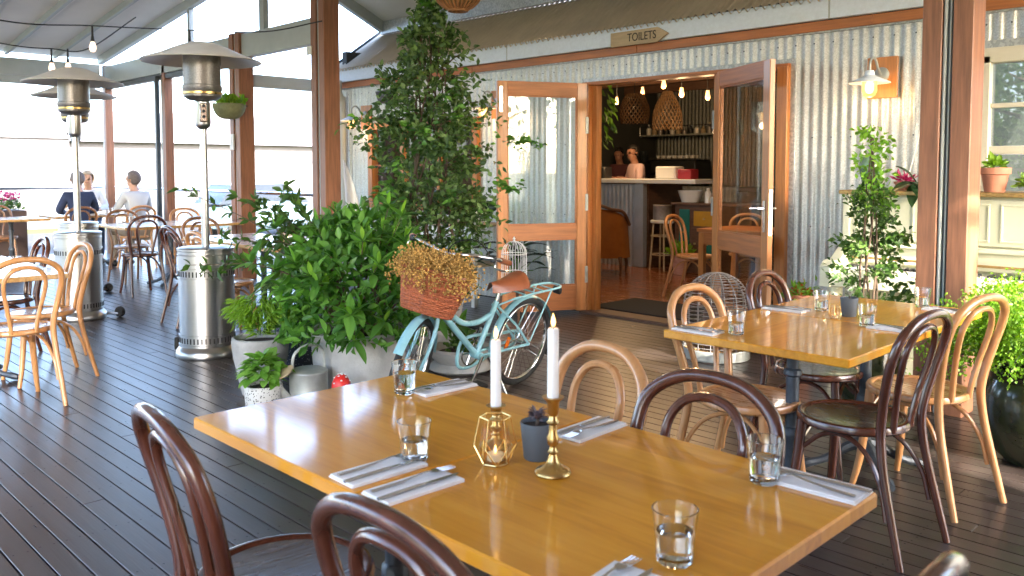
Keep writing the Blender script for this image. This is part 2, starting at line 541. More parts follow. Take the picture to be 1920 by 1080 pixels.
    def mesh(s, name, mat, smooth=40, fix=True):
        me = bpy.data.meshes.new(name)
        me.from_pydata(s.v, [], s.f)
        if fix and len(s.f) < 60000:
            bm = bmesh.new(); bm.from_mesh(me)
            bmesh.ops.recalc_face_normals(bm, faces=bm.faces)
            bm.to_mesh(me); bm.free()
        if smooth:
            me.polygons.foreach_set('use_smooth', [True] * len(me.polygons))
            me.set_sharp_from_angle(angle=R(smooth))
        me.materials.append(MATS[mat])
        return me
    def build(s, name, mat, parent=None, smooth=40, fix=True, loc=None, label=None):
        return obj(name, s.mesh(name, mat, smooth, fix), parent, loc, label)

def obj(name, me, parent=None, loc=None, label=None):
    o = bpy.data.objects.new(name, me)
    COL.objects.link(o)
    if parent is not None: o.parent = parent
    if loc is not None: o.location = loc
    if label: o['label'] = label
    return o

def tag(o, label, cat, group=None):
    o['label'] = label; o['category'] = cat
    if group: o['group'] = group
    return o

def thing(name, label, cat, loc=(0, 0, 0), rz=0., group=None):
    o = bpy.data.objects.new(name, None)
    COL.objects.link(o)
    o.location = loc; o.rotation_euler = (0, 0, rz)
    o.empty_display_size = .05
    return tag(o, label, cat, group)

def dup(root, loc, rz, label, group=None, scale=None, keep=None):
    """copy of a thing with copies of its parts and sub-parts"""
    r = root.copy(); COL.objects.link(r)
    r.location = loc; r.rotation_euler = (0, 0, rz); r['label'] = label
    if scale: r.scale = (scale,) * 3
    if group: r['group'] = group
    kids = {}
    for ch in [c for c in bpy.data.objects if c.parent is root]:
        c = ch.copy(); COL.objects.link(c); c.parent = r
        for g in [g for g in bpy.data.objects if g.parent is ch]:
            d = g.copy(); COL.objects.link(d); d.parent = c
    return r

def one(name, mb, mat, label, cat, loc=(0, 0, 0), rz=0., group=None, smooth=40):
    o = mb.build(name, mat, None, smooth)
    o.location = loc; o.rotation_euler = (0, 0, rz)
    return tag(o, label, cat, group)

def stuff(o):
    o['kind'] = 'stuff'; return o

def struct(o):
    o['kind'] = 'structure'; return o

def rotm(rx=0, ry=0, rz=0):
    return Matrix.Rotation(rz, 3, 'Z') @ Matrix.Rotation(ry, 3, 'Y') @ Matrix.Rotation(rx, 3, 'X')

# ---- leaves: folded pointed blades of four triangles each, as one mesh
def leaf_arrays(pos, dirs, nrm, length, width, fold=.18, curl=.15):
    pos = np.asarray(pos, float); d = np.asarray(dirs, float); n_ = np.asarray(nrm, float)
    d /= np.linalg.norm(d, axis=1, keepdims=True) + 1e-9
    s_ = np.cross(d, n_); s_ /= np.linalg.norm(s_, axis=1, keepdims=True) + 1e-9
    n_ = np.cross(s_, d)
    L = np.asarray(length, float)[:, None]; W = np.asarray(width, float)[:, None]
    base = pos
    c = pos + d * L * .45 + n_ * L * .02
    l = pos + d * L * .42 + s_ * W * .5 + n_ * W * fold
    r = pos + d * L * .42 - s_ * W * .5 + n_ * W * fold
    l2 = pos + d * L * .75 + s_ * W * .33 + n_ * (W * fold - L * curl * .4)
    r2 = pos + d * L * .75 - s_ * W * .33 + n_ * (W * fold - L * curl * .4)
    tip = pos + d * L - n_ * L * curl
    V = np.stack([base, l, c, r, l2, r2, tip], 1).reshape(-1, 3)
    k = len(pos)
    F = np.array([[0, 2, 1, 1], [0, 3, 2, 2], [1, 2, 6, 4], [2, 3, 5, 6]])
    return V, k

def leaf_mesh(name, mat, pos, dirs, nrm, length, width, fold=.18, curl=.15, extra=None):
    V, k = leaf_arrays(pos, dirs, nrm, length, width, fold, curl)
    T = [(0, 2, 1), (0, 3, 2), (1, 2, 6, 4), (2, 3, 5, 6)]
    F = []
    for i in range(k):
        b = i * 7
        for q in T: F.append(tuple(b + j for j in q))
    me = bpy.data.meshes.new(name)
    me.from_pydata(V.tolist(), [], F)
    me.polygons.foreach_set('use_smooth', [True] * len(me.polygons))
    me.materials.append(MATS[mat])
    return me

def rdir(n, zlo=-1., zhi=1.):
    z = NR.uniform(zlo, zhi, n); a = NR.uniform(0, 2 * PI, n); r = np.sqrt(np.maximum(0, 1 - z * z))
    return np.stack([r * np.cos(a), r * np.sin(a), z], 1)

def one_leaf(name, mat, L, W, bend=.25, nseg=6, tipw=.0, thick=None):
    """single large leaf blade along +Y with a midrib fold and droop, shared mesh"""
    mb = MB()
    def fn(u, t):
        wv = W * .5 * (math.sin(PI * min(1, t * .97 + .03)) ** .75) * (1 - .25 * t)
        x = (u - .5) * 2 * wv
        return Vector((x, t * L, abs(x) * .28 - bend * L * t * t))
    mb.grid(fn, 4, nseg)
    return mb.mesh(name, mat, smooth=180, fix=False)

# ================================================================== SETTING
g = MB(); g.add([(-400, -400, -.42), (400, -400, -.42), (400, 400, -.42), (-400, 400, -.42)], [(0, 1, 2, 3)])
struct(g.build('ground', 'lawn', smooth=0))
rd = MB(); rd.add([(-26.5, -60, -.415), (-19.5, -60, -.415), (-19.5, 60, -.415), (-26.5, 60, -.415)], [(0, 1, 2, 3)])
struct(rd.build('road', 'asphalt', smooth=0))

pvg = MB(); pvg.add([(-19.0, -14, -.41), (8, -14, -.41), (8, 20, -.41), (-19.0, 20, -.41)], [(0, 1, 2, 3)])  # paving added as a reflector that brightens the ceiling from below
struct(pvg.build('bounce_paving', 'paving', smooth=0))

# ---- timber deck: every board in view its own part
deck = bpy.data.objects.new('deck', None); COL.objects.link(deck); struct(deck)
MB().box((-6.8, 1.6, -.13), (17.2, 9.5, .16)).build('substructure', 'deck_gap_shade', deck, smooth=0)  # slab coloured near-black to give the board gaps their shade
PITCH = .0905
rest = MB(); screws = MB()
y = -3.0; row = 0; made = 0
rs = random.Random(3)
while y < 6.28:
    x = -15.35 + rs.uniform(-3.0, 0)
    while x < 1.75:
        L = rs.choice((2.7, 3.3, 3.9, 4.5, 5.1))
        a, b = max(x, -15.35), min(x + L, 1.75)
        if b - a > .05:
            vis = y > .35 and b > -4.13 * y - 1.2 and not (y > 6.0 and b < -8)
            if vis and made < 290:
                mb = MB().box((0, 0, 0), (b - a - .003, PITCH - .0068, .03), .0012)
                o = mb.build('board', 'deck', deck, smooth=0, loc=((a + b) / 2, y + PITCH / 2, -.015 + rs.uniform(-.0007, .0007)))
                made += 1
            else:
                rest.box(((a + b) / 2, y + PITCH / 2, -.015), (b - a - .003, PITCH - .0068, .03), .0012)
        x += L
    if y > .4:
        for jx in np.arange(-7.0, 1.0, .45):
            if jx > -4.13 * y - .3:
                for dy in (.022, PITCH - .022):
                    cx_, cy_ = jx + rs.uniform(-.006, .006), y + dy
                    screws.add([(cx_ + .0042 * math.cos(k * PI / 3), cy_ + .0042 * math.sin(k * PI / 3), .0009) for k in range(6)], [tuple(range(6))])
    y += PITCH; row += 1
stuff(rest.build('decking', 'deck', deck, smooth=0))
stuff(screws.build('screw', 'screw', deck, smooth=0, fix=False))

# ---- pavilion over the deck
pav = thing('pavilion', 'open pavilion of red timber posts and grey steel beams under a pale roof', 'pavilion', (0, 0, 0))
def post(x, y, h, name='post'):
    p = MB()
    if x < -11:
        c = p.box((x - .05, y, h / 2), (.06, .1, h)).build(name, 'steel_paint', pav, smooth=0)
        MB().box((x + .035, y, h / 2), (.10, .12, h), .004).build('timber', 'post', c, smooth=0)
        return c
    p.box((x, y, h / 2), (.10, .15, h))
    c = p.build(name, 'steel_dark' if x > -3 else 'steel_paint', pav, smooth=0)
    for sx in (-1, 1):
        MB().box((x + sx * .082, y, h / 2), (.106, .2, h), .004).build('timber', 'post', c, smooth=0)
    return c
for px_ in (-14.8, -12.43, -10.13, -8.18):
    post(px_, 5.2, 3.12 if px_ < -9 else 4.15)
for (x_, z_) in ((-8.18 - .09, 2.72), (-10.13 + .0, 1.75)):
    MB().box((x_ - .05, 5.088, z_), (.09, .022, .10 if z_ > 2 else .20), .004).build('switch_plate', 'white_paint', pav, smooth=0)
pr = post(-1.678, 5.2, 4.2)
MB().tube([(-1.692, 5.118, 0), (-1.692, 5.118, 3.2)], .010, 8).build('conduit', 'steel_paint', pr)
MB().tube([(-1.664, 5.114, 0), (-1.664, 5.114, 3.2)], .005, 8).build('conduit', 'steel_paint', pr)
post(.9, 5.2, 3.2)
MB().box((-11.5, 5.2, 2.95), (6.5, .12, .29), .004).build('beam', 'steel_paint', pav, smooth=0)
MB().box((-12.5, 5.2, 2.76), (4.6, .10, .07), .004).build('head_rail', 'steel_dark', pav, smooth=0)
MB().box((-14.86, 1.0, 3.0), (.12, 8.2, .26), .004).build('beam', 'steel_paint', pav, smooth=0)
MB().box((-14.84, 1.0, 2.80), (.10, 8.2, .12), .004).build('head_rail', 'steel_paint', pav, smooth=0)
MB().box((-10.13, 6.25, 2.54), (.12, 1.8, .16), .004).build('beam', 'steel_paint', pav, smooth=0)
for mx_, w_ in ((-11.57, .07), (-9.53, .12)):
    MB().box((mx_, 5.2, 3.55), (w_, .07, .9), .003).build('mullion', 'steel_paint', pav, smooth=0)
for (mx_, my_) in ((-12.6, 5.13), (-14.72, 2.4), (-14.72, -.4)):
    MB().box((mx_, my_, 1.4), (.06, .06, 2.75), .003).build('mullion', 'steel_dark', pav, smooth=0)
# low pitched west roof and its ribs
SL = .132
def zl(x): return 3.19 + SL * (x + 14.95)
m_ = MB(); m_.add([(-15.2, -3, zl(-15.2) + .10), (-8.2, -3, zl(-8.2) + .10), (-8.2, 5.25, zl(-8.2) + .10), (-15.2, 5.25, zl(-15.2) + .10),
                   (-15.2, -3, zl(-15.2) + .16), (-8.2, -3, zl(-8.2) + .16), (-8.2, 5.25, zl(-8.2) + .16), (-15.2, 5.25, zl(-15.2) + .16)],
                  [(0, 1, 2, 3), (4, 5, 6, 7), (0, 1, 5, 4), (1, 2, 6, 5), (2, 3, 7, 6), (3, 0, 4, 7)])
m_.build('roof_panel', 'ceiling', pav, smooth=0)
for k in range(12):
    yy = 5.18 - k * .70
    MB().box((-11.6, yy, zl(-11.6) + .055), (6.9, .055 if k else .09, .09 if k else .16), .004, rot=rotm(ry=-math.atan(SL))).build('rafter', 'steel_paint', pav, smooth=0)
# main roof: two slopes, ridge along the deck
def slope_panel(y0, z0, y1, z1, name, x0=-9.62, x1=1.5):
    q = MB(); t_ = .08
    q.add([(x0, y0, z0), (x1, y0, z0), (x1, y1, z1), (x0, y1, z1), (x0, y0, z0 + t_), (x1, y0, z0 + t_), (x1, y1, z1 + t_), (x0, y1, z1 + t_)],
          [(0, 1, 2, 3), (4, 5, 6, 7), (0, 1, 5, 4), (1, 2, 6, 5), (2, 3, 7, 6), (3, 0, 4, 7)])
    return q.build(name, 'ceiling', pav, smooth=0)
slope_panel(7.05, 3.40, 2.4, 5.50, 'roof_panel')
slope_panel(-2.25, 3.40, 2.4, 5.50, 'roof_panel')
ang = math.atan2(2.10, 4.65)
for xx in (-9.58, -5.0, -1.7, 1.3):
    MB().box((xx, 4.72, 4.385), (.09, 5.12, .15), .004, rot=rotm(rx=-ang)).build('rafter', 'steel_paint', pav, smooth=0)
MB().box((-4.05, 7.02, 3.335), (11.1, .07, .17), .004).build('beam', 'galv_beam', pav, smooth=0)
MB().box((-4.05, -2.2, 3.28), (11.1, .1, .2), .004).build('beam', 'steel_paint', pav, smooth=0)
for xx in (-8.2, -3.5, 1.2):
    MB().box((xx, -2.2, 1.6), (.14, .14, 3.2), .004).build('post', 'post', pav, smooth=0)
# added sun blocker of boards, out of frame to the right: keeps the low sun off the tables
scr = thing('sun_block_screen', 'unseen screen of horizontal boards added at the right side of the deck to block the sun', 'screen', (1.5, 0, 0))
for k in range(20):
    MB().box((0, .55, .08 + k * .15), (.03, 5.7, .146), .003).build('board', 'cedar_h', scr, smooth=0)
for yy in (-1.7, .9, 3.3):
    MB().box((.05, yy, 1.52), (.07, .09, 3.04), .004).build('post', 'post', scr, smooth=0)
MB().box((1.5, 2.0, 2.99), (.1, 8.5, .2), .004).build('beam', 'steel_paint', pav, smooth=0)  # unseen side beam, lengthened to stop sun leaking over the screen

MB().prism([(-2.25, 3.05), (6.3, 3.05), (6.3, 3.70), (2.4, 5.48), (-2.25, 3.40)], 1.47, 1.53, Matrix(((0, 0, 1), (1, 0, 0), (0, 1, 0)))).build('sun_block_gable', 'ceiling', pav, smooth=0)  # unseen infill added to close the gable against the low sun

# ---- glass balustrade round the west end
bal = thing('glass_balustrade', 'frameless glass balustrade with slim steel handrail at the far end of the deck', 'balustrade', (-15.05, 5.3, 0))
MB().tube([(0, -8.2, 1.1), (0, 0, 1.1)], .022, 8).build('handrail', 'chrome', bal)
MB().tube([(0, .08, 1.1), (6.7, .08, 1.1)], .022, 8).build('handrail', 'chrome', bal)
for k in range(6):
    MB().box((0, -.7 - 1.3 * k, .56), (.012, 1.22, .98)).build('pane', 'pane', bal, smooth=0)
for k in range(5):
    MB().box((.75 + 1.3 * k, .08, .56), (1.22, .012, .98)).build('pane', 'pane', bal, smooth=0)

# ---- beyond: boundary wall, house, car
bw = thing('boundary_wall', 'long pale rendered wall across the road beyond the deck', 'wall', (-28.5, 0, -.42))
MB().box((0, 6, 1.05), (.22, 70, 2.1), .01).build('wall', 'render_wall', bw, smooth=0)
MB().box((0, 6, 2.13), (.30, 70, .06), .01).build('coping', 'render_wall', bw, smooth=0)
for k in range(9):
    MB().box((.14, -22 + 7 * k, 1.08), (.14, .4, 2.16), .01).build('pier', 'render_wall', bw, smooth=0)
hs_ = thing('house', 'pale single storey house behind the boundary wall', 'house', (-42, 17, -.42))
MB().box((0, 0, 1.5), (8, 16, 3.0)).build('wall', 'render_wall', hs_, smooth=0)
MB().prism([(-4.5, 3.0), (4.5, 3.0), (0, 4.6)], -8.5, 8.5, Matrix(((1, 0, 0), (0, 0, 1), (0, 1, 0)))).build('roof', 'roof_tile', hs_, smooth=0)
for k in range(4):
    wn_ = MB().box((4.02, -5.5 + 3.6 * k, 1.6), (.06, 1.5, 1.2)).build('window', 'white_paint', hs_, smooth=0)
    MB().box((4.06, -5.5 + 3.6 * k, 1.6), (.03, 1.3, 1.0)).build('pane', 'dark_glass', wn_, smooth=0)
gd = thing('gatehouse', 'pale rendered garage block beyond the boundary wall at far left', 'building', (-37, 8.2, -.42))
MB().box((0, 0, 1.5), (5, 5, 3.0)).build('wall', 'render_wall', gd, smooth=0)
MB().box((0, 0, 3.06), (5.3, 5.3, .14)).build('roof', 'roof_tile', gd, smooth=0)
MB().box((2.53, .3, 1.15), (.08, 2.4, 2.1)).build('garage_door', 'white_paint', gd, smooth=0)

car = thing('parked_car', 'pale blue hatchback parked on the road beyond the glass', 'car', (-21.3, 11.6, -.415), R(90))
sec = [(-1.95, .35, .55, .70), (-1.85, .30, .80, .80), (-1.2, .25, .95, .84), (-.4, .25, .98, .85), (.6, .25, .95, .85), (1.3, .25, .85, .82), (1.85, .28, .68, .74), (1.98, .36, .55, .62)]
def carsec(s_):
    x, z0, z1, hw = s_
    return [(x, -hw, z0 + .1), (x, -hw * .97, z1 - .08), (x, -hw * .85, z1), (x, hw * .85, z1), (x, hw * .97, z1 - .08), (x, hw, z0 + .1), (x, hw * .9, z0), (x, -hw * .9, z0)]
cb = MB(); vv = [p for s_ in sec for p in carsec(s_)]
ff = [(i * 8 + j, i * 8 + (j + 1) % 8, (i + 1) * 8 + (j + 1) % 8, (i + 1) * 8 + j) for i in range(len(sec) - 1) for j in range(8)]
cb.add(vv, ff + [tuple(range(8))[::-1], tuple(56 + j for j in range(8))])
cb.build('body', 'car_paint', car)
gh = MB().grid(lambda u, t: Vector((lerp(lerp(-1.75, .95, u), lerp(-1.25, .25, u), t), 0, 0)), 1, 1)
ghv = [(-1.7, -.74, .92), (.95, -.74, .92), (.95, .74, .92), (-1.7, .74, .92), (-1.3, -.58, 1.42), (.15, -.58, 1.45), (.15, .58, 1.45), (-1.3, .58, 1.42)]
MB().add(ghv, [(0, 1, 5, 4), (1, 2, 6, 5), (2, 3, 7, 6), (3, 0, 4, 7), (0, 3, 2, 1)]).build('window', 'dark_glass', car, smooth=0)
MB().add([(a * 1.02, b * 1.02, c + .012) for a, b, c in ghv[4:]] + [(a * 1.02, b * 1.02, c - .02) for a, b, c in ghv[4:]], [(0, 1, 2, 3), (4, 7, 6, 5), (0, 4, 5, 1), (1, 5, 6, 2), (2, 6, 7, 3), (3, 7, 4, 0)]).build('roof', 'car_paint', car, smooth=0)
for sx in (-1.2, 1.25):
    for sy in (-1, 1):
        wv_ = MB().lathe([(0, -.1), (.25, -.1), (.31, -.08), (.31, .08), (.25, .1), (0, .1)], 20).xf(Matrix.Rotation(PI / 2, 3, 'X'))
        wo = wv_.build('wheel', 'rubber', car, loc=(sx, sy * .76, .31))
        MB().lathe([(0, 0), (.19, 0), (.2, .02), (0, .03)], 16).xf(Matrix.Rotation(-sy * PI / 2, 3, 'X')).build('rim', 'silver', wo, loc=(0, sy * .1, 0))
for sy in (-.6, .6):
    MB().box((1.93, sy, .6), (.1, .26, .12), .02).build('headlight', 'white_glossy', car)

# ================================================================== TIN BUILDING
WY = 6.38
tb = thing('tin_building', 'corrugated galvanised iron building with timber bifold doorway and tin roof', 'building', (0, 0, 0))
CP = .0762
def corr(x0, x1, z0, z1, y=WY, amp=.009, mat='galv', parent=tb, name='corrugated_sheet', wid=10):
    n = 0
    x = x0
    while x < x1 - .005:
        xe = min(x + wid * CP, x1)
        k = max(2, int(round((xe - x) / CP * 8)))
        mb = MB()
        lap = .0012 * (n % 2)
        mb.grid(lambda u, t: Vector((lerp(x, xe + .02, u), y - lap + amp * math.sin(2 * PI * lerp(x, xe + .02, u) / CP), lerp(z0, z1, t))), k, 1)
        mb.build(name, mat, parent, smooth=180, fix=False)
        x = xe; n += 1
ZT = 2.47
corr(-9.67, -8.98, 0, ZT)
corr(-8.98, -6.94, 1.98, ZT)
corr(-8.98, -6.94, 0, .92)
corr(-6.94, -5.42, 0, ZT)
corr(-5.42, -3.22, 2.27, ZT)
corr(-3.22, -1.86, 0, ZT)
corr(-1.86, -.60, 2.24, ZT)
corr(-1.86, -.60, 0, 1.10)
corr(-.60, 1.4, 0, ZT)
def part(name, c, size, mat, b=.003, parent=tb, **k):
    return MB().box(c, size, b, **k).build(name, mat, parent, smooth=0)
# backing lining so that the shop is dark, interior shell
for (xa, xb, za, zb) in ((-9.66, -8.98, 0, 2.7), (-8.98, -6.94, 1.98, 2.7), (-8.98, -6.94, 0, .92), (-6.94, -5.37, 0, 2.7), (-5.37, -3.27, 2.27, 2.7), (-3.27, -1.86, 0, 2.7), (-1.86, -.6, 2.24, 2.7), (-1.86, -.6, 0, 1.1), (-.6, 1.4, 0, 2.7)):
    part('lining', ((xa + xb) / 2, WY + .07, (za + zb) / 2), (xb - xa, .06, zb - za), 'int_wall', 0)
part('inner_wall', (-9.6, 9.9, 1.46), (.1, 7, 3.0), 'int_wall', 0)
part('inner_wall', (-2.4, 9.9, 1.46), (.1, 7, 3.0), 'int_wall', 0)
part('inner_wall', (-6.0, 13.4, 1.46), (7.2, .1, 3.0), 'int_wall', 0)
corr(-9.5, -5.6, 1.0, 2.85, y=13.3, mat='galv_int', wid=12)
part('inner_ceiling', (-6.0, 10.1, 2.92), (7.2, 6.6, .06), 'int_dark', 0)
for k in range(5):
    part('ceiling_joist', (-6.0, 7.2 + 1.3 * k, 2.82), (7.1, .09, .14), 'old_wood')
fl = part('inner_floor', (-6.0, 9.95, -.08), (7.2, 7.0, .1), 'int_dark', 0)
for k in range(60):
    yy = 6.50 + k * .115
    MB().box((-6.0, yy + .0575, -.012), (7.1, .1135, .024), .0015).build('floorboard', 'int_floor', fl, smooth=0)
# fascia, timber strip, capping angles
for xa, xb in ((-9.75, -6.42), (-6.42, -2.92), (-2.92, 1.5)):
    part('fascia', ((xa + xb) / 2, WY - .06, 2.63), (xb - xa - .012, .05, .165), 'fascia')
    part('fascia_joint', (xb, WY - .056, 2.63), (.05, .054, .16), 'steel_paint', .002)
for xa, xb in ((-9.7, -7.0), (-7.0, -4.75), (-4.75, -2.6), (-2.6, 1.45)):
    part('timber_strip', ((xa + xb) / 2, WY - .03, 2.505), (xb - xa - .004, .045, .074), 'cedar_h', .003)
part('flashing', (-4.32, WY - .016, 2.262), (2.22, .02, .042), 'galv_beam', .002)
part('flashing', (-3.235, WY - .018, 1.14), (.06, .018, 2.25), 'galv_beam', .002)
part('flashing', (-1.2, WY - .018, 2.235), (1.4, .02, .07), 'galv_beam', .002)
part('capping', (-4.2, WY - .016, 2.462), (10.9, .022, .014), 'galv_beam', .001)
sc_ = MB()
for z in (.25, .95, 1.65, 2.38):
    for k in range(150):
        x_ = -9.6 + k * CP * 2
        if x_ > 1.3 or (-8.98 < x_ < -6.94 and .92 < z < 1.98) or (-5.42 < x_ < -3.22 and z < 2.27) or (-1.86 < x_ < -.6 and 1.1 < z < 2.24): continue
        x_ = round(x_ / CP) * CP - CP * .25
        for dz in (0,):
            sc_.lathe([(0, -.004), (.006, -.003), (.007, 0)], 8, c=(0, 0, 0)).v
            n0 = 17
            v_ = sc_.v[-n0:]; sc_.v[-n0:] = [(x_ + a, WY - .0115 + c, z + b) for a, b, c in v_]
stuff(sc_.build('screw', 'steel_dark', tb))
# roof
RS = .70
def rz_(y): return 2.715 + RS * (y - 6.30)
n = 0; x = -9.78
while x < 1.5:
    xe = min(x + .762, 1.5)
    mb = MB()
    lap = .003 * (n % 2)
    mb.grid(lambda u, t: Vector((lerp(x, xe + .03, u), lerp(6.28, 9.6, t), rz_(lerp(6.28, 9.6, t)) + .022 * math.sin(2 * PI * lerp(x, xe + .03, u) / CP) + lap)), int((xe - x + .03) / CP * 8), 6)
    mb.build('roof_sheet', 'galv_roof', tb, smooth=180, fix=False)
    x = xe; n += 1
part('barge_board', (-9.8, 7.95, rz_(7.95) - .03), (.04, 4.0, .12), 'steel_dark', .003, rot=rotm(rx=math.atan(RS)))
MB().tube(catmull([(-9.5, 6.24, 2.56), (-9.5, 6.24, 2.42), (-9.5, 6.28, 2.30), (-9.5, 6.30, 2.15), (-9.5, 6.30, .05)], 5), .042, 12).build('downpipe', 'steel_paint', tb)
MB().tube([(-2.17, 6.345, 0.9), (-2.17, 6.345, 2.44)], .012, 8).build('conduit', 'white_paint', tb)
MB().tube(catmull([(-2.2, 6.34, 2.0), (-2.26, 6.33, 1.6), (-2.32, 6.3, 1.3)], 5), .004, 6).build('cable', 'white_paint', tb)
# doorway frame and threshold
for x_ in (-5.345, -3.295):
    part('jamb', (x_, WY - .01, 1.11), (.09, .14, 2.22), 'cedar')
part('jamb', (-5.27, WY + .02, 1.11), (.05, .08, 2.2), 'cedar')
part('door_head', (-4.32, WY - .01, 2.225), (2.14, .12, .035), 'cedar_h')
part('threshold', (-4.32, WY - .01, .012), (2.1, .22, .03), 'old_wood')

def leaf_door(name, hinge, end, label, handle=False, h=2.19):
    """timber glazed door leaf: stiles, three rails, two panes"""
    hx_, hy_ = hinge; ex, ey = end
    W = math.hypot(ex - hx_, ey - hy_)
    d = MB()
    root = obj(name, MB().box((.05, 0, h / 2 + .01), (.1, .045, h), .004).mesh(name, 'cedar', 0), tb, (hx_, hy_, .025))
    root.rotation_euler = (0, 0, math.atan2(ey - hy_, ex - hx_))
    root['label'] = label
    MB().box((W - .05, 0, h / 2 + .01), (.1, .045, h), .004).build('stile', 'cedar', root, smooth=0)
    for z, hh in ((.14, .24), (.78, .14), (h - .055, .13)):
        MB().box((W / 2, 0, z), (W - .2, .042, hh), .003).build('rail', 'cedar_h', root, smooth=0)
    for z0, z1 in ((.26, .71), (.85, h - .12)):
        MB().box((W / 2, 0, (z0 + z1) / 2), (W - .2, .006, z1 - z0)).build('pane', 'pane', root, smooth=0)
        fr = MB()
        for zz in (z0 + .006, z1 - .006): fr.box((W / 2, 0, zz), (W - .2, .022, .012))
        for xx in (.106, W - .106): fr.box((xx, 0, (z0 + z1) / 2), (.012, .022, z1 - z0 - .024))
        fr.build('bead', 'cedar_h', root, smooth=0)
    for z in (.36, 1.06, 1.80):
        MB().box((.0, 0, z), (.03, .056, .16), .002).build('hinge', 'zinc', root, smooth=0)
    if handle:
        for s_ in (-1, 1):
            MB().box((W - .05, s_ * .027, 1.02), (.035, .008, .24), .002).build('plate', 'silver', root, smooth=0)
            MB().tube([(W - .05, s_ * .03, 1.08), (W - .05, s_ * .07, 1.08), (W - .17, s_ * .075, 1.075)], .009, 8).build('handle', 'silver', root)
        MB().box((W + .001, 0, 1.05), (.006, .03, .35), .001).build('lock', 'silver', root, smooth=0)
    else:
        for s_ in (-1, 1):
            MB().box((W - .035, s_ * .026, h - .16), (.03, .01, .24), .002).build('latch', 'silver', root, smooth=0)
    return root
leaf_door('door', (-5.30, 6.27), (-5.72, 5.48), 'glazed timber door leaf folded open to the left of the doorway')
leaf_door('door', (-3.93, 6.36), (-3.14, 5.86), 'glazed timber door leaf with lever handle swung out at the right of the doorway', True)

# windows in the wall
wn = part('window', (-7.96, WY + .0, 1.45), (2.04, .05, .02), 'cedar_h')
for c, s_ in (((-7.96, WY, 1.945), (2.08, .10, .08)), ((-7.96, WY, .95), (2.08, .12, .07)), ((-8.95, WY, 1.45), (.09, .1, .92)), ((-6.97, WY, 1.45), (.09, .1, .92)), ((-8.3, WY, 1.45), (.07, .08, .92)), ((-7.6, WY, 1.45), (.07, .08, .92))):
    MB().box(c, s_, .003).build('frame', 'cedar', wn, smooth=0)
for c, w_ in ((-8.62, .56), (-7.95, .62), (-7.29, .56)):
    MB().box((c, WY + .01, 1.45), (w_, .006, .9)).build('pane', 'pane', wn, smooth=0)
wn = part('window', (-1.23, WY - .02, 1.53), (1.16, .06, .055), 'cream_window')
for c, s_ in (((-1.23, WY - .02, 2.165), (1.26, .10, .10)), ((-1.23, WY - .03, 1.12), (1.26, .13, .05)), ((-1.835, WY - .02, 1.66), (.07, .1, 1.0)), ((-.625, WY - .02, 1.66), (.07, .1, 1.0)), ((-1.23, WY - .015, 1.83), (1.16, .045, .03)), ((-1.23, WY - .015, 1.66), (.04, .045, .9))):
    MB().box(c, s_, .003).build('frame', 'cream_window', wn, smooth=0)
for z0, z1 in ((1.15, 1.50), (1.56, 1.815), (1.845, 2.115)):
    for xa, xb in ((-1.80, -1.25), (-1.21, -.66)):
        MB().box(((xa + xb) / 2, WY - .005, (z0 + z1) / 2), (xb - xa, .006, z1 - z0)).build('pane', 'window_pane', wn, smooth=0)

# leaf litter lodged on the gutter
ll = 260
pos = np.stack([NR.normal(-2.62, .17, ll), 6.30 + NR.uniform(0, .12, ll), np.zeros(ll)], 1)
pos[:, 2] = 2.72 + .7 * (pos[:, 1] - 6.3) + NR.uniform(0, .07, ll) * np.exp(-((pos[:, 0] + 2.62) / .2) ** 2)
lo = obj('leaf_litter', leaf_mesh('leaf_litter', 'leaf_litter', pos, rdir(ll, -.3, .6), rdir(ll), NR.uniform(.03, .07, ll), NR.uniform(.02, .04, ll)))
stuff(tag(lo, 'clump of dry brown leaves lodged on the gutter of the tin roof', 'leaves'))

# TOILETS arrow sign
sg = thing('arrow_sign', 'wooden arrow sign lettered TOILETS on the fascia above the doorway', 'sign', (-4.69, 6.275, 2.60), 0)
MB().prism([(-.315, -.065), (.21, -.065), (.325, 0), (.21, .065), (-.315, .065)], -.009, .009, Matrix(((1, 0, 0), (0, 0, 1), (0, 1, 0)))).build('board', 'sign_wood', sg, smooth=0)
fc = bpy.data.curves.new('lettering', 'FONT'); fc.body = 'TOILETS'; fc.size = .105; fc.extrude = .001; fc.align_x = 'CENTER'; fc.align_y = 'CENTER'
fo = bpy.data.objects.new('tmp', fc); COL.objects.link(fo)
bpy.context.view_layer.update()
tm = bpy.data.meshes.new_from_object(fo.evaluated_get(bpy.context.evaluated_depsgraph_get()))
bpy.data.objects.remove(fo); tm.materials.clear(); tm.materials.append(MATS['ink'])
lt = obj('lettering', tm, sg, (.04, -.0108, 0)); lt.rotation_euler = (R(90), 0, 0); lt.scale = (.82, 1, 1)

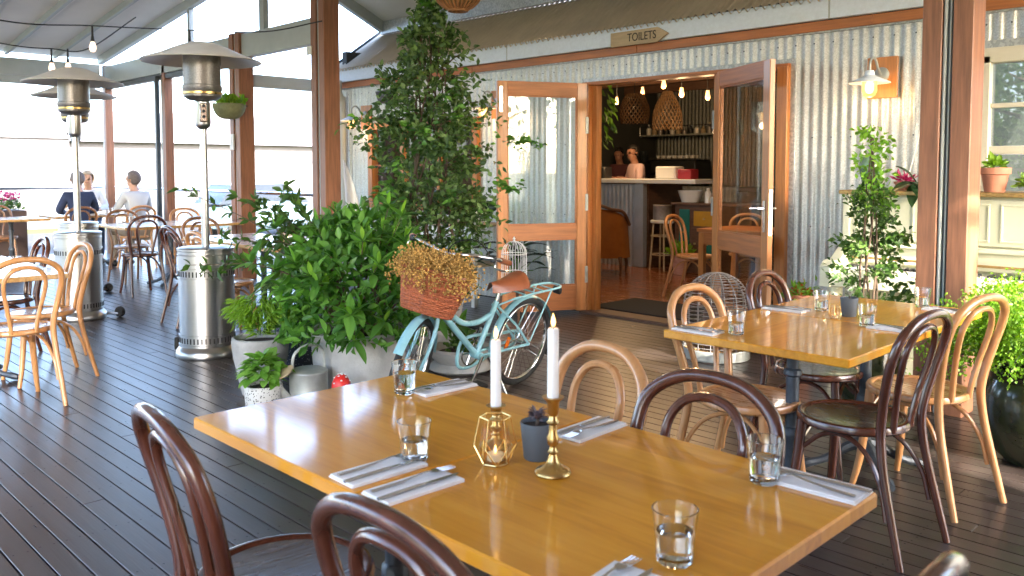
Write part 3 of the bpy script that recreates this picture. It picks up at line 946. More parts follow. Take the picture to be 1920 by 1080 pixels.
# wall lamps
def wall_lamp(x, z, label, side):
    t = thing('wall_lamp', label, 'wall lamp', (x, WY - .012, z), 0, 'barn lamps on the corrugated wall')
    MB().box((0, -.012, 0), (.22, .024, .30), .003).build('backing_board', 'cedar', t, smooth=0)
    MB().lathe([(0, 0), (.055, 0), (.055, .014), (.045, .02), (0, .02)], 24).xf(Matrix.Rotation(PI / 2, 3, 'X')).build('wall_plate', 'zinc', t, loc=(0, -.024, .02))
    arm = catmull([(0, -.04, .02), (0, -.09, .05), (0, -.14, .115), (0, -.19, .13), (0, -.235, .095), (0, -.24, .03)], 6)
    MB().tube(arm, .009, 10).build('arm', 'zinc', t)
    sh = MB().lathe([(.02, .035), (.03, .03), (.035, .0), (.055, -.012), (.14, -.052), (.142, -.056), (.138, -.055), (.055, -.018), (.0, -.014)], 32)
    sh.build('shade', 'fascia', t, loc=(0, -.24, 0))
    MB().lathe([(.048, -.015), (.052, -.05), (.052, -.11), (.04, -.145), (.02, -.158), (0, -.16)], 20).build('glass_jar', 'jar_glass', t, loc=(0, -.24, 0))
    MB().lathe([(.0, -.02), (.012, -.03), (.028, -.07), (.03, -.10), (.02, -.125), (0, -.132)], 16).build('bulb', 'filament', t, loc=(0, -.24, 0))
    l = bpy.data.lights.new('lamp_light', 'POINT'); l.energy = .32; l.color = (1, .60, .26); l.shadow_soft_size = .04
    lo_ = bpy.data.objects.new('lamp_light', l); COL.objects.link(lo_); lo_.parent = t; lo_.location = (0, -.24, -.20)
    return t
wall_lamp(-2.53, 2.075, 'lit barn lamp with pale shade on timber block by the right timber post', 1)
wall_lamp(-6.60, 2.10, 'lit barn lamp half hidden behind the left door leaf', 1)
wall_lamp(-9.05, 2.07, 'lit barn lamp at far left of the tin wall beside the tall climbing plant', 1)
sp_ = thing('wall_speaker', 'small black loudspeaker high on the tin wall behind the climbing plant', 'loudspeaker', (-8.5, 6.28, 2.30))
MB().box((0, 0, 0), (.24, .16, .15), .015, rot=rotm(rx=R(18))).build('cabinet', 'black', sp_)
MB().box((0, -.082, .0), (.21, .006, .12), .002, rot=rotm(rx=R(18))).build('grille', 'steel_dark', sp_, smooth=0)

# ================================================================== TABLES
def make_table(name, w_, d_, top_mat, label, loc, group=None, grain_x=True):
    t = thing(name, label, 'table', loc, 0, group)
    tt = MB().box((0, 0, 0), (w_ if grain_x else d_, d_ if grain_x else w_, .032), .004).build('table_top', top_mat, t, smooth=0, loc=(0, 0, .734))
    if not grain_x: tt.rotation_euler = (0, 0, R(90))
    prof = [(.10, .718), (.10, .712), (.04, .70), (.026, .66), (.024, .60), (.034, .592), (.036, .575), (.026, .565), (.027, .36), (.036, .35), (.038, .325), (.034, .31), (.028, .30), (.03, .14), (.045, .125), (.05, .10), (.03, .08)]
    MB().lathe(prof, 20, mod=lambda j, z: 1 - (.07 * (j % 2) if .14 < z < .56 else 0)).build('column', 'iron', t)
    for k in range(4):
        a = R(45 + 90 * k)
        c_, s_ = math.cos(a), math.sin(a)
        pts = catmull([(0, 0, .13), (.08 * c_, .08 * s_, .105), (.18 * c_, .18 * s_, .05), (.26 * c_, .26 * s_, .03), (.30 * c_, .30 * s_, .02)], 4)
        MB().tube(pts, [.032, .026, .020, .018, .024, .018], 8).build('foot', 'iron', t)
    return t
TOPG = 'honey varnished cafe tables'
tA = make_table('cafe_table', .738, .752, 'table', 'honey varnished table top nearest the left foreground, candle lantern near its seam', (-1.775, 1.323, 0), TOPG)
make_table('cafe_table', .738, .752, 'table', 'honey varnished table in the right foreground with two water glasses near its right end', (-1.033, 1.323, 0), TOPG)
make_table('cafe_table', .765, .715, 'table', 'near half of the second honey table, carrying a small glass at its left corner', (-1.598, 3.19, 0), TOPG, False)
make_table('cafe_table', .765, .715, 'table', 'far half of the second honey table beside the timber post, with grey pot and tumbler', (-1.598, 3.907, 0), TOPG, False)
make_table('cafe_table', 1.5, .76, 'far_table', 'pale timber table cut by the left edge of the picture', (-6.47, 1.37, 0), 'pale tables at the far end')
make_table('cafe_table', .95, 1.42, 'far_table', 'pale timber table between the two nearer heaters', (-10.2, 4.28, 0), 'pale tables at the far end')
make_table('cafe_table', 1.75, .76, 'far_table', 'pale timber table behind the nearest heater holding a small potted plant', (-7.15, 3.86, 0), 'pale tables at the far end')
make_table('cafe_table', .76, 1.25, 'far_table', 'pale timber table where three people sit by the glass', (-13.05, 4.35, 0), 'pale tables at the far end')
make_table('cafe_table', .78, .76, 'far_table', 'small pale table left of the seated people by the balustrade', (-12.75, 3.2, 0), 'pale tables at the far end')

# ================================================================== BENTWOOD CHAIRS
def make_chair(name, label, wm, sm):
    t = thing(name, label, 'chair', (0, 0, 0), 0, 'bentwood cafe chairs')
    MB().lathe([(0, .428), (.18, .428), (.198, .432), (.206, .440), (.207, .452), (.202, .463), (.192, .466), (.180, .463), (.176, .458), (.17, .4575)], 36, sy=1.0).build('seat_rim', wm, t)
    MB().lathe([(.172, .459), (.12, .455), (.06, .452), (0, .451)], 36).build('seat_panel', sm, t)
    h = []
    half = [(.185, -.285, 0), (.176, -.245, .16), (.165, -.205, .33), (.158, -.190, .45), (.166, -.197, .54), (.187, -.222, .66), (.196, -.245, .745), (.176, -.268, .82), (.10, -.287, .872)]
    pts = half + [(0, -.292, .886)] + [(-a, b, c) for a, b, c in half[::-1]]
    MB().tube(catmull(pts, 5), [.0135, .0165, .018, .0175, .0175, .017, .0175, .0175, .018, .0165, .0135], 10).build('back_frame', wm, t)
    half = [(.066, -.190, .445), (.070, -.196, .50), (.088, -.213, .60), (.107, -.236, .70), (.104, -.253, .77), (.065, -.268, .822)]
    pts = half + [(0, -.274, .838)] + [(-a, b, c) for a, b, c in half[::-1]]
    MB().tube(catmull(pts, 5), .0125, 9).build('back_loop', wm, t)
    for s_ in (-1, 1):
        MB().tube(catmull([(s_ * .128, .138, .435), (s_ * .135, .148, .30), (s_ * .152, .168, .12), (s_ * .168, .19, 0)], 4), [.020, .0195, .0165, .013], 10).build('leg', wm, t)
    for s_ in (-1, 1):
        br = [(s_ * .168, -.222, .15), (s_ * .158, -.195, .26), (s_ * .135, -.13, .36), (s_ * .11, -.03, .405), (s_ * .112, .06, .39), (s_ * .128, .13, .33)]
        MB().tube(catmull(br, 5), .0095, 8).build('brace', wm, t)
    br = [(-.138, .152, .27), (-.11, .148, .35), (-.05, .142, .40), (0, .14, .412), (.05, .142, .40), (.11, .148, .35), (.138, .152, .27)]
    MB().tube(catmull(br, 4), .0095, 8).build('brace', wm, t)
    return t
CH = {'dark': None, 'light': None, 'mid': None}
WM = {'dark': ('wood_dark', 'seat_dark'), 'light': ('wood_light', 'seat_light'), 'mid': ('wood_mid', 'seat_light')}
def chair(kind, x, y, face, label):
    rz = R(face - 90)
    if CH[kind] is None:
        c = make_chair('bentwood_chair', label, *WM[kind]); c.location = (x, y, 0); c.rotation_euler = (0, 0, rz); CH[kind] = c
        return c
    return dup(CH[kind], (x, y, 0), rz, label)
chair('dark', -1.745, .985, 84, 'dark bentwood chair at the lower left, its embossed seat showing')
chair('dark', -1.035, 1.02, 92, 'dark bentwood chair with its back against the near edge of the front table')
chair('light', -1.585, 1.62, 257, 'light bentwood chair back rising behind the front table near the candles')
chair('dark', -1.115, 1.52, 270, 'dark bentwood chair back rising behind the front table, right of the pale one')
chair('dark', -.65, 1.09, 182, 'dark bentwood chair whose top rail alone shows at the bottom right corner')
chair('light', -1.765, 3.14, 0, 'light bentwood chair on the left side of the second table by the wire cloche')
chair('dark', -1.80, 3.84, 2, 'dark bentwood chair on the far left side of the second table')
chair('dark', -1.35, 3.19, 175, 'dark bentwood chair on the near right side of the second table, seat in view')
chair('light', -1.33, 3.80, 168, 'light bentwood chair on the right side of the second table beside the fern')
chair('light', -5.66, 1.42, 180, 'light bentwood chair, nearest the left edge of the picture')
chair('light', -6.19, 1.71, 272, 'light bentwood chair in front of the middle heater at left')
chair('dark', -6.98, 1.68, 268, 'dark bentwood chair at the far side of the left edge table')
chair('dark', -9.70, 3.72, 177, 'dark bentwood chair with its back to us between the two nearer heaters')
chair('dark', -7.50, 3.40, 88, 'tall dark bentwood chair seen sideways just left of the nearest heater')
chair('light', -12.35, 4.66, 182, 'light bentwood chair under the man in the pale shirt')
chair('mid', -12.55, 3.95, 178, 'brown bentwood chair under the man in the navy jumper')
chair('mid', -10.75, 4.02, 2, 'brown bentwood chair in front of the man in the pale shirt')
chair('light', -10.68, 4.78, 0, 'light bentwood chair against the window left of the nearest heater pole')
chair('mid', -8.46, 3.98, 0, 'brown bentwood chair end on to the table behind the nearest heater')
chair('light', -6.72, 3.30, 90, 'light bentwood chair half hidden by the nearest heater and the shrub')
chair('dark', -7.30, 4.25, 272, 'dark bentwood chair on the far side of the table behind the nearest heater')
chair('mid', -13.45, 3.25, 0, 'brown bentwood chair at the small table by the balustrade')
chair('light', -13.62, 4.40, 0, 'light bentwood chair under the woman facing us')

# ================================================================== PATIO HEATERS
def make_heater(label, loc, rz):
    t = thing('patio_heater', label, 'patio heater', loc, rz, 'stainless gas patio heaters')
    MB().lathe([(0, 0), (.225, 0), (.23, .012), (.228, .05), (.215, .065), (.205, .08), (.20, .085)], 48).build('base', 'stainless', t)
    hb = MB().lathe([(.20, .08), (.20, .795), (.205, .80), (.205, .815), (.195, .82), (.03, .83), (0, .83)], 48).build('housing', 'stainless', t)
    for z0 in (.105, .60):
        MB().lathe([(.2, z0 - .012), (.205, z0 - .010), (.205, z0), (.2, z0 + .002)], 48).build('band', 'stainless', hb)
        MB().lathe([(.2, z0 + .060), (.205, z0 + .062), (.205, z0 + .072), (.2, z0 + .074)], 48).build('band', 'stainless', hb)
        sl_ = MB()
        for k in range(44):
            a = 2 * PI * k / 44
            sl_.box((.2005 * math.cos(a), .2005 * math.sin(a), z0 + .031), (.004, .010, .040), 0, rz=a)
        sl_.build('vent_slot', 'black', hb, smooth=0)['kind'] = 'stuff'
    MB().lathe([(.2, .765), (.203, .768), (.203, .772), (.2, .775)], 48).build('band', 'stainless', hb)
    MB().tube([(0, 0, .82), (0, 0, 1.26)], .029, 20).build('pole', 'stainless', t)
    MB().tube([(0, 0, 1.25), (0, 0, 1.76)], .026, 20).build('pole', 'stainless', t)
    cbx = MB().lathe([(.026, 1.70), (.05, 1.72), (.056, 1.74), (.056, 1.90), (.03, 1.915)], 24).build('control_housing', 'stainless', t)
    MB().box((-.062, 0, 1.82), (.022, .055, .14), .006).build('control_panel', 'silver', cbx)
    for z in (1.79, 1.83, 1.87):
        MB().lathe([(0, 0), (.012, 0), (.010, .018), (0, .018)], 12).xf(Matrix.Rotation(-PI / 2, 3, 'Y')).build('knob', 'black', cbx, loc=(-.073, 0, z))
    MB().lathe([(.03, 1.905), (.10, 1.915), (.135, 1.94), (.138, 1.985), (.142, 1.99), (.142, 2.02), (.135, 2.025)], 36).build('burner_cup', 'screen', t)
    MB().lathe([(.139, 1.955), (.1435, 1.957), (.1435, 1.972), (.139, 1.974)], 36).build('burner_band', 'brass', t)
    MB().lathe([(.134, 2.02), (.134, 2.245)], 48).build('mesh_screen', 'screen', t)
    MB().lathe([(.425, 2.195), (.43, 2.20), (.42, 2.208), (.30, 2.25), (.18, 2.305), (.10, 2.335), (0, 2.34), (0, 2.333), (.10, 2.328), (.18, 2.297), (.30, 2.243), (.425, 2.195)], 56).build('reflector_hood', 'hood', t)
    wa = MB().tube([(.17, .15, .035), (.27, .19, .035)], .012, 8).build('axle', 'stainless', t)
    MB().lathe([(0, -.02), (.045, -.02), (.05, -.01), (.05, .01), (.045, .02), (0, .02)], 18).xf(Matrix.Rotation(PI / 2, 3, 'X') ).build('wheel', 'rubber', wa, loc=(.28, .2, .05))
    return t
h2 = make_heater('stainless patio heater standing nearest, left of the big shrub', (-6.12, 2.83, 0), R(160))
dup(h2, (-8.47, 2.68, 0), R(25), 'stainless patio heater at left in front of the seated people')
dup(h2, (-10.0, 3.17, 0), R(70), 'rearmost patio heater, only its lower hood peeping out behind another heater')

# ================================================================== THINGS ON THE TABLES
TZ = .7505
def tumbler(x, y, z, label, water=.045, sc=1.):
    t = thing('tumbler', label, 'water glass', (x, y, z), random.uniform(0, 6), 'clear water tumblers')
    fac = lambda j, zz: 1 + (.022 * (j % 2) if .012 < zz < .050 else 0)
    MB().lathe([(0, .001), (.026, .001), (.029, .004), (.0305, .015), (.0325, .05), (.034, .053), (.0385, .092), (.0375, .0928), (.0365, .092), (.0325, .054), (.0305, .05), (.0285, .016), (.026, .011), (0, .010)], 24, mod=fac).build('glass', 'tumbler_glass', t, smooth=25)
    if water:
        rw = .0295 + (.0015 if water > .05 else 0)
        MB().lathe([(0, .0115), (.0255, .0125), (.0278, .017), (rw - .0003, water), (0, water)], 24).build('water', 'water', t)
    t.scale = (sc,) * 3
    return t
tumbler(-1.939, 1.486, TZ, 'water glass at the far corner of the front table next to a napkin', .062)
tumbler(-1.467, 1.150, TZ, 'water glass behind the pair of napkins on the near edge', .05)
tumbler(-.853, 1.586, TZ, 'water glass by the napkin at the right end of the front table', .055)
tumbler(-.778, 1.152, TZ, 'water glass nearest the camera at the bottom of the picture', .055)
tumbler(-1.717, 2.949, TZ, 'water glass at the left corner of the second table', .05)
tumbler(-1.737, 3.733, TZ, 'water glass just left of the amber votive on the second table', .05)
tumbler(-1.425, 3.484, TZ, 'water glass right of the grey pot on the second table', .05)
tumbler(-1.444, 4.16, TZ, 'water glass at the far end of the second table by the post', .05)

NAPKIN = MB(); NAPKIN.box((0, 0, .0022), (.093, .195, .0036), .0014); NAPKIN.box((.0012, .0010, .0062), (.091, .192, .0038), .0015)
NAPKIN = NAPKIN.mesh('napkin', 'napkin', 0)
kn = MB()
kn.tube(catmull([(0, -.105, .0135), (0, -.06, .0140), (0, -.005, .0145), (0, .01, .0145)], 4), [.0050, .0058, .0050, .0032], 8, flat=.6)
kn.prism([(-.0045, .008), (.006, .008), (.0075, .05), (.005, .085), (-.0015, .10), (-.004, .085)], .0135, .0152)
KNIFE = kn.mesh('knife', 'silver', 50)
fk = MB()
fk.tube(catmull([(0, -.10, .0135), (0, -.05, .0145), (0, .0, .018), (0, .03, .0215), (0, .045, .0205)], 4), [.0055, .005, .003, .0028, .004], 8, flat=.45)
fk.prism([(-.004, .043), (.004, .043), (.010, .055), (.0105, .066), (-.0105, .066), (-.010, .055)], .0180, .0198)
for k in range(4):
    xx = -.009 + k * .006
    fk.tube([(xx, .064, .0188), (xx, .085, .0172), (xx, .104, .0178)], [.0016, .0014, .0007], 6)
FORK = fk.mesh('fork', 'silver', 50)
def setting(x, y, face, where):
    """napkin with fork and knife laid on it; 'face' is the way the diner looks"""
    rz = R(face - 90)
    jr = random.uniform(-.04, .04)
    def put(name, me, dx, dy, label, cat, group, da=0., dz=0.):
        o = obj(name, me)
        c_, s_ = math.cos(rz), math.sin(rz)
        o.location = (x + dx * c_ - dy * s_, y + dx * s_ + dy * c_, TZ - .0006 + dz)
        o.rotation_euler = (0, 0, rz + jr + da)
        tag(o, label, cat, group)
    put('napkin', NAPKIN, 0, 0, 'folded white paper napkin ' + where, 'napkin', 'white paper napkins')
    put('fork', FORK, -.018, .012, 'steel fork on the napkin ' + where, 'fork', 'steel forks', random.uniform(-.06, .02), -.0028)
    put('knife', KNIFE, .020, .004, 'steel knife on the napkin ' + where, 'knife', 'steel knives', random.uniform(-.06, .04), -.0028)
setting(-1.900, 1.600, 270, 'at the far corner of the front table')
setting(-1.468, 1.055, 90, 'left one of the pair on the near edge')
setting(-1.342, 1.050, 90, 'right one of the pair on the near edge')
setting(-1.335, 1.600, 270, 'behind the brass candlestick')
setting(-.765, 1.640, 180, 'at the right end of the front table')
setting(-.79, .985, 97, 'cut off by the bottom edge')
setting(-1.865, 2.905, 0, 'at the left corner of the second table')
setting(-1.865, 3.640, 0, 'on the far left side of the second table')
setting(-1.32, 3.50, 180, 'by the dark chair at the second table')
setting(-1.325, 4.13, 180, 'nearest the timber post')

def candlestick(x, y, s_, ch, label, clabel):
    t = thing('candlestick', label, 'candlestick', (x, y, TZ), 0, 'brass candlesticks')
    k = s_ / .17
    pr_ = [(0, 0), (.037, 0), (.039, .003), (.037, .008), (.030, .012), (.018, .019), (.011, .030), (.008, .042), (.012, .047), (.008, .052), (.007, .058), (.012, .064), (.013, .078), (.009, .086), (.0085, .105), (.014, .110), (.0095, .116), (.008, .124), (.012, .130), (.013, .152), (.015, .156), (.023, .163), (.024, .165), (.015, .165), (.0125, .160), (0, .158)]
    MB().lathe([(r, z * k) for r, z in pr_], 32).build('stem', 'brass', t)
    c = thing('candle', clabel, 'candle', (x, y, TZ + s_ - .008), 0, 'lit white candles')
    MB().lathe([(0, 0), (.0125, 0), (.0120, ch - .004), (.0105, ch), (.004, ch - .003), (0, ch - .003)], 24).build('wax', 'candle', c)
    MB().tube([(0, 0, ch - .003), (.001, 0, ch + .006)], .0008, 6).build('wick', 'black', c)
    MB().lathe([(0, ch + .002), (.0035, ch + .006), (.0052, ch + .012), (.0040, ch + .020), (.0015, ch + .028), (0, ch + .033)], 12).build('flame', 'flame', c)
candlestick(-1.198, 1.313, .172, .150, 'tall turned brass candlestick right of the grey pot', 'lit white candle in the tall brass candlestick')
candlestick(-1.415, 1.352, .100, .160, 'short brass candlestick behind the wire lantern', 'lit white candle left, above the wire lantern')

def votive(x, y, z, label, sc=1.):
    t = thing('votive_lantern', label, 'candle lantern', (x, y, z), .35, 'gold wire votive lanterns')
    MB().lathe([(.0, .003), (.026, .003), (.029, .008), (.036, .034), (.030, .082), (.0288, .082), (.0345, .034), (.027, .010), (0, .006)], 28).build('glass', 'lamp_glass', t)
    wr = MB()
    n_ = 6
    for rr, zz in ((.031, .002), (.034, .104)):
        wr.tube([(rr * math.cos(2 * PI * k / n_ + (PI / 6 if zz > .05 else 0)), rr * math.sin(2 * PI * k / n_ + (PI / 6 if zz > .05 else 0)), zz) for k in range(n_)], .0017, 6, closed=True)
    for k in range(n_):
        a = 2 * PI * k / n_; b = a + PI / n_
        lo_ = (.031 * math.cos(a), .031 * math.sin(a), .002); mid = (.047 * math.cos(b), .047 * math.sin(b), .040)
        hi_ = (.034 * math.cos(b), .034 * math.sin(b), .104); a2 = 2 * PI * (k + 1) / n_
        wr.tube([lo_, mid], .0016, 6); wr.tube([(.031 * math.cos(a2), .031 * math.sin(a2), .002), mid], .0016, 6); wr.tube([mid, hi_], .0016, 6)
    wr.build('wire_frame', 'gold_wire', t)
    MB().lathe([(0, .008), (.019, .008), (.019, .022), (0, .022)], 20).build('tealight', 'candle', t)
    MB().lathe([(0, .022), (.003, .026), (.0035, .031), (0, .042)], 10).build('flame', 'votive_flame', t)
    t.scale = (sc,) * 3
votive(-1.332, 1.271, TZ, 'gold wire lantern with a tealight in front of the left candle')
votive(-1.601, 3.573, TZ, 'small amber votive on the second table beside the grey pot', .62)

def grey_pot(x, y, z, label, pm, sc=1.):
    t = thing('succulent_pot', label, 'potted succulent', (x, y, z), 0, 'small grey table pots')
    MB().lathe([(0, 0), (.029, 0), (.0305, .002), (.0385, .082), (.0375, .084), (.0355, .083), (.034, .072), (0, .072)], 32).build('pot', 'grey_pot', t)
    MB().lathe([(0, .0745), (.02, .0755), (.034, .0735)], 20).build('soil', 'soil', t)
    n_ = 70
    a = NR.uniform(0, 2 * PI, n_); e = NR.uniform(.1, 1.3, n_)
    d_ = np.stack([np.cos(a) * np.cos(e), np.sin(a) * np.cos(e), np.sin(e)], 1)
    p_ = np.stack([np.cos(a) * .006, np.sin(a) * .006, NR.uniform(.088, .105, n_)], 1)
    obj('rosette', leaf_mesh('rosette', pm, p_, d_, np.tile([0, 0, 1.], (n_, 1)), NR.uniform(.012, .024, n_), NR.uniform(.006, .009, n_)), t)
    MB().tube([(0, 0, .07), (.002, 0, .095)], .004, 8).build('stem', 'bark', t)
    t.scale = (sc,) * 3
grey_pot(-1.289, 1.360, TZ, 'dark grey pot with a purple succulent between the candles', 'succulent')
grey_pot(-1.585, 3.680, TZ, 'dark grey pot with a pale succulent on the second table', 'succulent_pale')
grey_pot(-7.10, 4.02, TZ, 'small pot of green on the table behind the nearest heater', 'leaf_mint', 1.2)
votive(-6.75, 3.86, TZ, 'gold basket votive on the table behind the nearest heater', 1.1)
for (x_, y_, lb) in ((-12.95, 4.55, 'tumbler standing in front of the woman'), (-13.05, 3.95, 'tumbler at the left side of the people\'s table'), (-6.1, 1.55, 'tumbler on the pale table at the left edge'), (-10.4, 3.9, 'tumbler on the pale table between the heaters'), (-7.6, 3.7, 'tumbler on the table behind the nearest heater')):
    tumbler(x_, y_, TZ, lb, 0)

# ================================================================== POTS AND PLANTS
def plant(name, label, cat, loc, group=None, rz=0.):
    return thing(name, label, cat, loc, rz, group)
def pot_lathe(r0, r1, h, rim=.02, lip=.012, belly=None):
    p = [(0, 0), (r0, 0)]
    if belly: p += [(belly, h * .45)]
    p += [(r1, h - rim), (r1 + lip, h - rim + .004), (r1 + lip, h - .004), (r1 + lip - .005, h), (r1 - .018, h), (r1 - .024, h - .03), (0, h - .03)]
    return p
def soil(r, z, t, mat='soil'):
    MB().lathe([(0, z + .006), (r * .6, z + .004), (r, z)], 24).build('soil', mat, t)

# --- big shrub in round concrete tub
sh = plant('shrub', 'big glossy green shrub in a wide concrete tub beside the bicycle', 'shrub', (-4.42, 3.03, 0))
MB().lathe([(0, 0), (.24, 0), (.262, .015), (.285, .20), (.295, .36), (.315, .372), (.322, .392), (.312, .405), (.285, .405), (.275, .37), (0, .365)], 48).build('tub', 'concrete', sh)
soil(.276, .367, sh)
br = MB()
tips = []
for k in range(46):
    a = NR.uniform(0, 2 * PI); e = NR.uniform(.15, 1.5); L = NR.uniform(.45, .86)
    if e < .5: L *= .8
    d_ = Vector((math.cos(a) * math.cos(e), math.sin(a) * math.cos(e), math.sin(e)))
    p0 = Vector((.07 * math.cos(a), .07 * math.sin(a), .36)); p1 = p0 + d_ * L * .5 + Vector((0, 0, .10)); p2 = p0 + d_ * L + Vector((0, 0, .06 - .12 * math.cos(e)))
    br.tube(catmull([p0, p1, p2], 4), [.008, .005, .002], 5)
    tips += [(p1, d_, .3), (p1.lerp(p2, .5), d_, .7), (p2, d_, 1.)]
stuff(br.build('branch', 'bark', sh))
# whorls of leaves at the branch ends: the ones that show are parts, the inner mass one joined part
LF = [one_leaf('leaf', 'leaf_shrub', .115, .046, .22), one_leaf('leaf', 'leaf_shrub', .095, .040, .12), one_leaf('leaf', 'leaf_new', .075, .026, .05)]
def face_quat(d_, up):
    y_ = d_.normalized(); x_ = y_.cross(up)
    x_ = x_.normalized() if x_.length > 1e-4 else y_.orthogonal().normalized()
    z_ = x_.cross(y_)
    return Matrix((x_, y_, z_)).transposed().to_quaternion()
made = 0
camdir = Vector((4.42, -3.03, .9)).normalized()
outer = sorted([q for q in tips if q[2] > .6], key=lambda q: -(q[1].dot(camdir) + .25 * q[2]))
for (p_, d_, w_) in outer[:42]:
    rot = NR.uniform(0, 2 * PI)
    for j in range(7):
        if made >= 290: break
        a = rot + 2 * PI * j / 6.0
        side = d_.orthogonal().normalized(); side2 = d_.cross(side)
        ld_ = (side * math.cos(a) + side2 * math.sin(a)) * .85 + d_ * (.35 + .2 * (j % 2)) + Vector((0, 0, .08))
        new = j == 6 or (NR.random() < .10)
        if new: ld_ = d_ + side * .3 * math.cos(a) + Vector((0, 0, .5))
        o = obj('leaf', LF[2] if new else LF[j % 2], sh, p_ + d_ * (.02 if new else .0))
        o.rotation_mode = 'QUATERNION'
        o.rotation_quaternion = face_quat(ld_, Vector((0, 0, 1)))
        s_ = NR.uniform(.95, 1.45); o.scale = (s_,) * 3
        made += 1
n_ = 2600
u = rdir(n_, -.25, 1.); rr_ = NR.uniform(.35, 1., n_) ** .5
cc = u * rr_[:, None] * np.array([.50, .50, .66]) + np.array([0, 0, .52])
keep = cc[:, 2] > .36
cc = cc[keep]; u = u[keep]; k = len(cc)
stuff(obj('foliage', leaf_mesh('foliage', 'leaf_shrub', cc, u * .6 + rdir(k) * .8, rdir(k, .0, 1.), NR.uniform(.06, .11, k), NR.uniform(.026, .045, k)), sh))
# looser leafy sprays to the left and the top of the shrub
n_ = 420; P_ = []; D_ = []
sp2 = MB()
for k in range(16):
    a = NR.uniform(0, 2 * PI)
    base = Vector((-.12, -.05, .6)); d_ = Vector((-.52 + .25 * math.cos(a), -.42 + .3 * math.sin(a), NR.uniform(.15, .75)))
    pts = catmull([base, base + d_ * .5 + Vector((0, 0, .1)), base + d_ * NR.uniform(.85, 1.1)], 5)
    sp2.tube(pts, [.005, .002], 5)
    for p_ in pts[3:]:
        for j in range(4):
            P_.append(p_); D_.append(np.array(d_.normalized()) * .5 + rdir(1)[0])
stuff(sp2.build('spray', 'bark', sh))
k = len(P_)
stuff(obj('spray_foliage', leaf_mesh('spray_foliage', 'leaf_mid', np.array(P_), np.array(D_), rdir(k, .2, 1), NR.uniform(.05, .10, k), NR.uniform(.025, .04, k)), sh))

# --- tall climbing plant on its frame
CL = (-5.06, 4.14)
cl = plant('climbing_plant', 'tall dark leafy climber reaching to the roof in front of the tin wall', 'climbing plant', (*CL, 0))
MB().lathe(pot_lathe(.19, .25, .42, .05, .015), 40).build('pot', 'concrete_b', cl)
soil(.226, .39, cl)
st = MB()
for k in range(9):
    a = 2 * PI * k / 9
    pts = [(.10 * math.cos(a), .10 * math.sin(a), .38)]
    for z in np.arange(.6, 2.5, .3):
        r_ = .14 * (1 - z / 3.2) + .05
        pts.append((r_ * math.cos(a + z * 1.3) + NR.normal(0, .02), r_ * math.sin(a + z * 1.3) + NR.normal(0, .02), z))
    st.tube(catmull(pts, 3), [.012, .008, .004], 6)
stuff(st.build('stem', 'bark', cl))
zs = np.array([.45, .75, 1.1, 1.4, 1.64, 1.88, 2.0, 2.1, 2.25, 2.42, 2.56, 2.70]); rs_ = np.array([.28, .38, .42, .42, .47, .47, .42, .31, .25, .21, .11, .05])
n_ = 8200
# leaves hang on many short shoots, so the outline is ragged and lets light through
ns = 520
zg = np.linspace(.45, 2.70, 200); wg = np.interp(zg, zs, rs_) + .06
zz = NR.choice(zg, ns, p=wg / wg.sum()) + NR.normal(0, .02, ns)
aa = NR.uniform(0, 2 * PI, ns)
mr = np.interp(zz, zs, rs_) * (1 + .26 * np.sin(aa * 3 + zz * 5) + .22 * np.sin(aa * 4 - zz * 9)) * NR.uniform(.55, 1.12, ns)
tipx = np.stack([mr * np.cos(aa), mr * np.sin(aa), zz + NR.normal(0, .05, ns)], 1)
rootx = np.stack([.12 * np.cos(aa), .12 * np.sin(aa), zz - .08], 1)
tt = NR.uniform(.35, 1., n_); ii = NR.integers(0, ns, n_)
pp = rootx[ii] + (tipx[ii] - rootx[ii]) * tt[:, None] + NR.normal(0, .028, (n_, 3))
dd = (tipx[ii] - rootx[ii]); dd /= np.linalg.norm(dd, axis=1, keepdims=True)
stuff(obj('foliage', leaf_mesh('foliage', 'leaf_dark', pp, dd * .5 + rdir(n_) * .9, rdir(n_, -.1, 1), NR.uniform(.04, .07, n_), NR.uniform(.024, .038, n_)), cl))
ns2 = 46; P_ = []; D_ = []
for k in range(ns2):
    i = NR.integers(0, ns); c0 = tipx[i]
    for j in range(11):
        P_.append(c0 + NR.normal(0, .035, 3) + dd[0] * 0); D_.append(rdir(1, -.4, .6)[0])
for base, d_ in (((.42, .36, 1.62), (.22, .19, -.02)), ((.36, .32, 1.28), (.16, .15, -.03)), ((.02, -.02, 2.55), (.0, .0, .16))):
    for j in range(46):
        P_.append(np.array(base) + np.array(d_) * NR.uniform(0, 1) * 1.0 + NR.normal(0, .03, 3)); D_.append(rdir(1, -.5, .5)[0])
k = len(P_)
stuff(obj('young_foliage', leaf_mesh('young_foliage', 'leaf_shrub', np.array(P_), np.array(D_), rdir(k, .2, 1), NR.uniform(.05, .085, k), NR.uniform(.026, .04, k)), cl))
sh2 = MB()
for i in range(0, ns, 3):
    sh2.tube([tuple(rootx[i]), tuple((rootx[i] + tipx[i]) / 2 + [0, 0, .02]), tuple(tipx[i])], [.004, .0015], 4, cap=False)
stuff(sh2.build('shoot', 'bark', cl))

